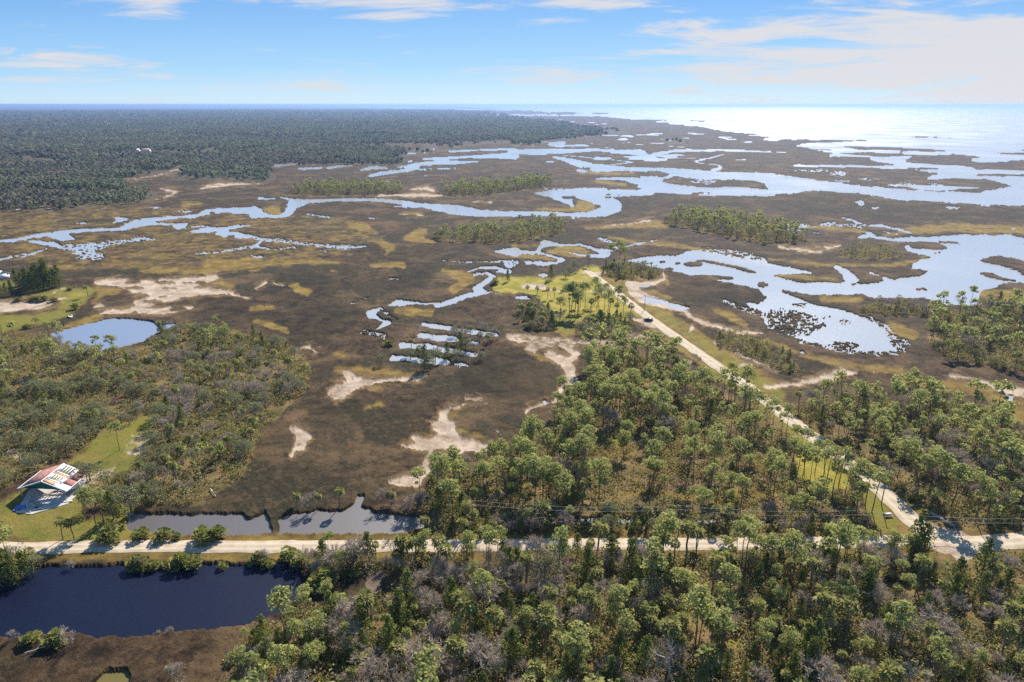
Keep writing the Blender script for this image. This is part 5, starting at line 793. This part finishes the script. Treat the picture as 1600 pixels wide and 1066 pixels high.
m = MB(); slabq(m, 1, .03, .22, 0, .10); slabq(m, 1, .22, .50, .62, 1); slabq(m, 1, .50, .98, .70, 1); slabq(m, 1, .50, .55, .0, .70); m.build('roof_deck', PM['red'], hs)
m = MB(); slabq(m, 1, .03, .16, .05, .45, .06); slabq(m, 1, .46, .56, .0, .62, .05); m.build('plywood_sheet', PM['orange'], hs)
for a0, a1, b0, b1 in ((.18, .46, .03, .62), (.56, .97, .03, .66)):      # white open frames with rafters
    m = MB(); fa = (a1 - a0) * .09; fb = (b1 - b0) * .09
    slabq(m, 1, a0, a1, b0, b0 + fb, .16, .2); slabq(m, 1, a0, a1, b1 - fb, b1, .16, .2); slabq(m, 1, a0, a0 + fa, b0 + fb, b1 - fb, .16, .2); slabq(m, 1, a1 - fa, a1, b0 + fb, b1 - fb, .16, .2)
    for k in range(5): c = b0 + (b1 - b0) * (k + 1) / 6; slabq(m, 1, a0 + fa, a1 - fa, c - .012, c + .012, .14, .16)
    m.build('rafter_frame', PM['white'], hs)
m = MB(); slabq(m, 1, .0, .16, .46, 1, .04); slabq(m, 1, .16, .22, .62, 1.0, .06); m.build('white_panel', PM['white'], hs)
m = MB(); m.bar(L0 - hb, T0 - hb, .20, .20, 4); m.bar(T0 - hb, R0 - hb, .20, .20, 4); m.bar(R0 - hb, R1_ - hb, .11, .11, 4); m.bar(L0 - hb, L1_ - hb, .11, .11, 4); m.bar(T0 - hb, T1 - hb, .13, .13, 4); m.build('fascia', PM['white'], hs)
gi = sh / np.linalg.norm(sh) * 1.2; m = MB(); m.slab(rel(hb, [L0 + gi + (0, 0, -.25), R0 + gi + (0, 0, -.25), T0 + gi * 1.1 + (0, 0, -.3), T0 + gi * 1.12 + (0, 0, -.3)]), .1); m.build('gable_panel', PM['teal'], hs)
m = MB(); m.slab(rel(hb, [L0 + gi * .3 + (0, 0, -.2), L0 + gi * 3 + (0, 0, -.2), T0 + gi * 3 + (0, 0, -.2), T0 + gi * .3 + (0, 0, -.2)]), .06); m.build('ceiling_board', PM['teal'], hs)
for p in (L0 * .94 + R0 * .06, R0 * .95 + L0 * .05, L0 * .62 + R0 * .38, L1_ * .94 + R1_ * .06, R1_ * .94 + L1_ * .06, (R0 + R1_) / 2, (L0 + L1_) / 2):
    m = MB(); g_ = float(ground_z(p[0], p[1])[0]); m.bar(V3(p[0], p[1], g_ - .3) - hb, V3(p[0], p[1], p[2] - .05) - hb, .15, .15, 6); m.build('post', PM['wood'], hs)
sl = [G(25, 803), G(50, 806), G(106, 790), G(124, 772), G(137, 752), G(80, 752), G(45, 770)]; m = MB(); z0 = hb[2] + .18
mm_ = [(x - hb[0], y - hb[1], z0 - hb[2]) for x, y, _ in sl]; me = bpy.data.meshes.new('floor_slab'); nn = len(mm_); me.from_pydata(mm_ + [(x, y, z - .6) for x, y, z in mm_], [], [list(range(nn))] + [[k, k + nn, (k + 1) % nn + nn, (k + 1) % nn] for k in range(nn)]); me.materials.append(PM['conc']); link('floor_slab', me, hs)
rr_ = random.Random(3)
PIL = (('long pale board lying across the pavilion floor', 62, 782, 7.5, .7), ('long board leaning toward the teal gable', 69, 778, 8, .95), ('short board beside the left post', 47, 780, 3, 2.4), ('board at the front left corner of the slab', 36, 800, 5, .15), ('board along the front edge of the slab', 52, 801, 6, .4), ('pale board in the middle of the slab', 58, 790, 5, -.6), ('board at the right edge of the slab', 96, 788, 6, .25), ('board under the right eave', 92, 776, 7, .1), ('crossed board at the slab front', 44, 796, 4, -.9), ('narrow board near the blue sheet', 40, 797, 3.5, .9))
for i, (lb, x, y, ln, rz) in enumerate(PIL):
    g_ = G(x, y); m = MB(); m.box((0, 0, 0), (ln, .42, .14)); o = m.build('fallen_board', PM['wood'] if i % 2 else PM['snag'], None, (g_[0], g_[1], z0 + .09 + .15 * (i % 3)), rz); tag(o, lb, 'board', 'loose boards on the pavilion floor')
g_ = G(33, 796); m = MB(); n7 = 8; vv = [(i * .42 - 1.5, j * .34 - 1.2, .12 + .14 * rr_.random()) for i in range(n7) for j in range(n7)]; m.add(vv, [(i * n7 + j, (i + 1) * n7 + j, (i + 1) * n7 + j + 1, i * n7 + j + 1) for i in range(n7 - 1) for j in range(n7 - 1)]); tag(m.build('tarpaulin', PM['blue'], None, (g_[0], g_[1], z0 + .02), .3), 'crumpled blue sheet on the front left of the pavilion floor', 'tarpaulin')
g_ = G(58, 797)
for i in range(14):
    a = rr_.random() * 6.28; q = rr_.random() * 2.6; m = MB(); m.box((0, 0, .12), (.5 + .9 * rr_.random(), .3 + .5 * rr_.random(), .22), rr_.random() * 3); o = m.build('rubble_block', PM['conc'] if i % 3 else PM['snag'], None, (g_[0] + math.cos(a) * q * 1.3, g_[1] + math.sin(a) * q, z0), rr_.random()); tag(o, 'pale broken block in the heap at the front of the pavilion floor', 'rubble', 'broken blocks on the pavilion floor')
# --- vehicles and boats
def car(px, py, rz, label):
    g_ = G(px, py); z = float(ground_z(g_[0], g_[1])[0]); c = root('parked_car', label, 'car', (g_[0], g_[1], z + .02)); c.rotation_euler = (0, 0, rz)
    prof = [(-2.3, .35), (-2.35, .85), (-2.1, 1.0), (-1.75, 1.62), (.35, 1.66), (1.05, 1.12), (2.2, .98), (2.35, .75), (2.3, .35)]
    m = MB(); n = len(prof); m.add([(x, -.9, z_) for x, z_ in prof] + [(x, .9, z_) for x, z_ in prof], [(k, (k + 1) % n, n + (k + 1) % n, n + k) for k in range(n)], [(0, k, k + 1) for k in range(1, n - 1)] + [(n, n + k + 1, n + k) for k in range(1, n - 1)]); m.build('body', PM['dark'], c)
    for s_ in (-1, 1): m = MB(); m.add([(-1.6, s_ * .915, 1.05), (.75, s_ * .915, 1.10), (.28, s_ * .915, 1.55), (-1.5, s_ * .915, 1.52)], [(0, 1, 2, 3)]); m.build('side_window', PM['glass'], c)
    m = MB(); m.add([(.40, -.78, 1.64), (.40, .78, 1.64), (1.06, .82, 1.15), (1.06, -.82, 1.15)], [(0, 1, 2, 3)]); m.build('windscreen', PM['glass'], c)
    for x in (-1.45, 1.45):
        for s_ in (-1, 1):
            m = MB(); m.bar((x, s_ * .72, .35), (x, s_ * .95, .35), .36, .36, 14); m.bar((x, s_ * .94, .35), (x, s_ * .96, .35), .36, .02, 14); w_ = m.build('wheel', PM['rubber'], c); m = MB(); m.bar((x, s_ * .955, .35), (x, s_ * .975, .35), .18, .02, 10); m.build('rim', PM['grey'], w_)
    for s_ in (-1, 1): m = MB(); m.box((2.33, s_ * .62, .80), (.06, .32, .16)); m.build('headlight', PM['white'], c)
car(1013, 503, 2.6, 'dark car parked on the sandy pull-off beside the diagonal road')
g_ = G(111, 497.5); bz = float(ground_z(g_[0], g_[1])[0]); bo = root('rowing_boat', 'small white boat lying on the brown grass above the blue pond', 'boat', (g_[0], g_[1], bz + .12)); bo.rotation_euler = (0, 0, -.9)
hullv = []; 
for x, w_, kz in ((-2.3, .75, .05), (-1.0, .95, 0), (.6, .92, 0), (1.8, .5, .1), (2.5, .04, .32)): hullv += [(x, -w_, .62), (x, -w_ * .6, kz), (x, w_ * .6, kz), (x, w_, .62), (x, w_ * .85, .60), (x, w_ * .5, kz + .08), (x, -w_ * .5, kz + .08), (x, -w_ * .85, .60)]
m = MB(); m.add(hullv, [(i * 8 + k, i * 8 + (k + 1) % 8, i * 8 + 8 + (k + 1) % 8, i * 8 + 8 + k) for i in range(4) for k in range(8)] + [(0, 1, 6, 7), (1, 2, 5, 6), (2, 3, 4, 5)]); m.build('hull', PM['white'], bo)
for x in (-1.2, .5): m = MB(); m.box((x, 0, .45), (.35, 1.5, .05)); m.build('seat', PM['wood'], bo)
# --- houses far off
def house(px, py, w_, d_, h_, rz, rm_, label):
    g_ = G(px, py); z = float(ground_z(g_[0], g_[1])[0]); c = root('house', label, 'house', (g_[0], g_[1], z - .1)); c.rotation_euler = (0, 0, rz)
    m = MB(); m.box((0, 0, h_ / 2), (w_, d_, h_)); wl = m.build('wall', PM['white'], c)
    for k in range(3): m = MB(); m.box((-w_ / 2 + (k + .5) * w_ / 3, -d_ / 2 - .02, h_ * .55), (1.3, .06, 1.3)); m.build('window', PM['glass'], c)
    m = MB(); m.box((w_ * .32, -d_ / 2 - .02, 1.05), (1.0, .07, 2.1)); m.build('door', PM['wood'], c)
    e = .6; m = MB(); m.slab([(-w_ / 2 - e, -d_ / 2 - e, h_), (w_ / 2 + e, -d_ / 2 - e, h_), (w_ / 2 + e, 0, h_ + 2.2), (-w_ / 2 - e, 0, h_ + 2.2)], .15); m.slab([(-w_ / 2 - e, 0, h_ + 2.2), (w_ / 2 + e, 0, h_ + 2.2), (w_ / 2 + e, d_ / 2 + e, h_), (-w_ / 2 - e, d_ / 2 + e, h_)], .15); m.add([(-w_ / 2, -d_ / 2, h_ - .1), (-w_ / 2, d_ / 2, h_ - .1), (-w_ / 2, 0, h_ + 2.0), (w_ / 2, -d_ / 2, h_ - .1), (w_ / 2, d_ / 2, h_ - .1), (w_ / 2, 0, h_ + 2.0)], (), [(0, 1, 2), (3, 5, 4)]); m.build('roof', rm_, c)
house(-2, 436, 13, 8, 3.4, -.5, PM['white'], 'white house cut off by the left edge of the photo'); house(229, 238, 18, 10, 6, .1, PM['tile'], 'white house with orange roof far off in the woods'); house(214, 237.5, 13, 8, 5, 0, PM['white'], 'small white house left of the orange roofed one in the far woods')
# --- power line along the road
poles = []
for i, (x, y, h_, lb) in enumerate(((739, 826, 8.6, 'utility pole above the road among palms at the woods edge'), (1060, 834, 8.6, 'utility pole in front of the pines above the road'), (1340, 842, 8.6, 'utility pole left of the grass triangle near the junction'), (1640, 855, 8.6, 'utility pole right of the road junction'), (1377, 788, 10.3, 'tall utility pole on the grass triangle beside the diagonal road'), (1007, 484, 9.0, 'thin utility pole beside the car on the diagonal road'), (1170, 640, 9.0, 'utility pole beside the diagonal road above the pine woods'))):
    g_ = G(x, y, .5); c = root('utility_pole', lb, 'utility pole', (g_[0], g_[1], float(ground_z(g_[0], g_[1])[0]) - .2), 'utility poles'); m = MB(); m.bar((0, 0, 0), (0, 0, h_), .16, .10, 8); m.build('pole', PM['pole'], c); m = MB(); ry = (0, 1) if i < 4 else (1, -.6)
    u_ = V3(ry[0], ry[1], 0); u_ /= np.linalg.norm(u_); m.bar(tuple(u_ * -1.1 + V3(0, 0, h_ - .5)), tuple(u_ * 1.1 + V3(0, 0, h_ - .5)), .07, .07, 4); m.build('crossarm', PM['pole'], c)
    for s_ in (-1, 1): m = MB(); p_ = u_ * s_ + V3(0, 0, h_ - .42); m.bar(tuple(p_), tuple(p_ + V3(0, 0, .22)), .06, .04, 8); m.build('insulator', PM['white'], c)
    poles.append((V3(*c.location), h_, u_))
def wire(seq, s_, label):
    m = MB()
    for a, b_ in zip(seq[:-1], seq[1:]):
        A_, B_ = a[0] + a[2] * s_ + V3(0, 0, a[1] - .2), b_[0] + b_[2] * s_ + V3(0, 0, b_[1] - .2); L_ = np.linalg.norm(B_ - A_); pr = A_
        for k in range(1, 13): t_ = k / 12; p_ = A_ + (B_ - A_) * t_ - V3(0, 0, L_ * .022 * 4 * t_ * (1 - t_)); m.bar(pr, p_, .028, .028, 4); pr = p_
    tag(m.build('power_line', PM['grey']), label, 'wire')
wire(poles[:4], 1, 'upper thin wire running above the dark ditch and the road'); wire(poles[:4], -1, 'lower thin wire running above the dark ditch and the road'); wire([poles[4], poles[6], poles[5]], 1, 'thin wire along the diagonal road')
# --- bench, guard rail, logs, snag
g_ = G(1387, 806, .5); bn = root('picnic_table', 'small dark picnic table on the grass triangle below the utility pole', 'picnic table', (g_[0], g_[1], float(ground_z(g_[0], g_[1])[0]))); bn.rotation_euler = (0, 0, .1)
m = MB(); m.box((0, 0, .75), (2.2, .85, .06)); m.build('table_top', PM['grey'], bn)
for s_ in (-1, 1): m = MB(); m.box((0, s_ * .8, .45), (2.2, .3, .05)); m.build('bench_seat', PM['wood'], bn)
for s_ in (-1, 1): m = MB(); m.bar((s_ * .8, -.85, 0), (s_ * .8, .25, .72), .05); m.bar((s_ * .8, .85, 0), (s_ * .8, -.25, .72), .05); m.build('leg', PM['wood'], bn)
a_, b_ = V3(*G(1452, 806)), V3(*G(1490, 828)); gr = root('guard_rail', 'low pale rail fence along the road at the junction', 'guard rail', (a_[0], a_[1], .5)); d_ = b_ - a_
for k in range(7): p_ = d_ * k / 6; m = MB(); m.bar((p_[0], p_[1], -.3), (p_[0], p_[1], .9), .1, .1, 6); m.build('post', PM['wood'], gr)
m = MB(); m.bar((0, 0, .85), (d_[0], d_[1], .85), .11, .11, 6); m.bar((0, 0, .45), (d_[0], d_[1], .45), .09, .09, 6); m.build('rail', PM['grey'], gr)
def log(px, py, ln, rz, r_, label):
    g_ = G(px, py, .6); m = MB(); r2 = random.Random(px); pr = V3(-ln / 2, 0, .3)
    for k in range(1, 7): p_ = V3(-ln / 2 + ln * k / 6, .12 * math.sin(k * 1.7), .3 + .25 * k / 6); m.bar(pr, p_, r_ * (1 - .1 * k) + .02, r_ * (1 - .1 * (k + 1)) + .02, 7); pr = p_
    for k in range(3): x = ln * (.1 + .13 * k); m.bar((x, 0, .4), (x + .7, .7 * (-1) ** k, .9), .05, .02, 5)
    tag(m.build('fallen_log', PM['snag'], None, (g_[0], g_[1], float(ground_z(g_[0], g_[1])[0])), rz), label, 'log')
log(333, 772, 5.5, -.9, .22, 'bleached fallen trunk at the edge of the marsh above the ditch'); log(1348, 1011, 5.0, 1.1, .24, 'white fallen trunk among the dense trees below the junction'); log(1010, 790, 5, .5, .2, 'pale fallen trunk at the edge of the dark ditch'); log(55, 1018, 3.5, .5, .12, 'thin pale stick lying in the brown marsh below the canal')
g_ = G(1043, 1072); sn = root('dead_snag', 'tall bleached dead tree trunk with one long bare limb at the bottom edge', 'dead tree', (g_[0], g_[1], float(ground_z(g_[0], g_[1])[0]) - .3)); m = MB(); pr = V3(0, 0, 0)
for k in range(1, 9): p_ = V3(.12 * math.sin(k), .1 * math.cos(k * 1.3), 11.5 * k / 8); m.bar(pr, p_, .28 - .03 * (k - 1), .28 - .03 * k, 7); pr = p_
m.build('trunk', PM['snag'], sn)
for z_, dx, dz, r_ in ((6.5, -4.4, 3.0, .10), (8.8, 1.1, 1.2, .06), (9.6, -.9, 1.0, .05), (7.6, .9, .5, .05), (10.4, .6, .9, .04)): m = MB(); m.bar((0, 0, z_), (dx * .6, .2, z_ + dz * .35), r_, r_ * .7, 5); m.bar((dx * .6, .2, z_ + dz * .35), (dx, .1, z_ + dz), r_ * .7, .02, 5); m.build('limb', PM['snag'], sn)
#@@HAZE@@
# ------------------------------------------------------------------ haze
hz = MB(); hz.box((0, 0, 57.0), (260000, 260000, 118.0 + 4)); hm = bpy.data.materials.new('haze'); hm.use_nodes = True; ht = NT(hm.node_tree); ht.n.clear()
vp = ht.node('ShaderNodeVolumePrincipled'); vp.inputs['Color'].default_value = (.28, .42, .72, 1); vp.inputs['Density'].default_value = 6.5e-5; vp.inputs['Anisotropy'].default_value = .4
ho = ht.node('ShaderNodeOutputMaterial'); ht.l.new(vp.outputs[0], ho.inputs['Volume']); tag(hz.build('haze', hm), kind='stuff')
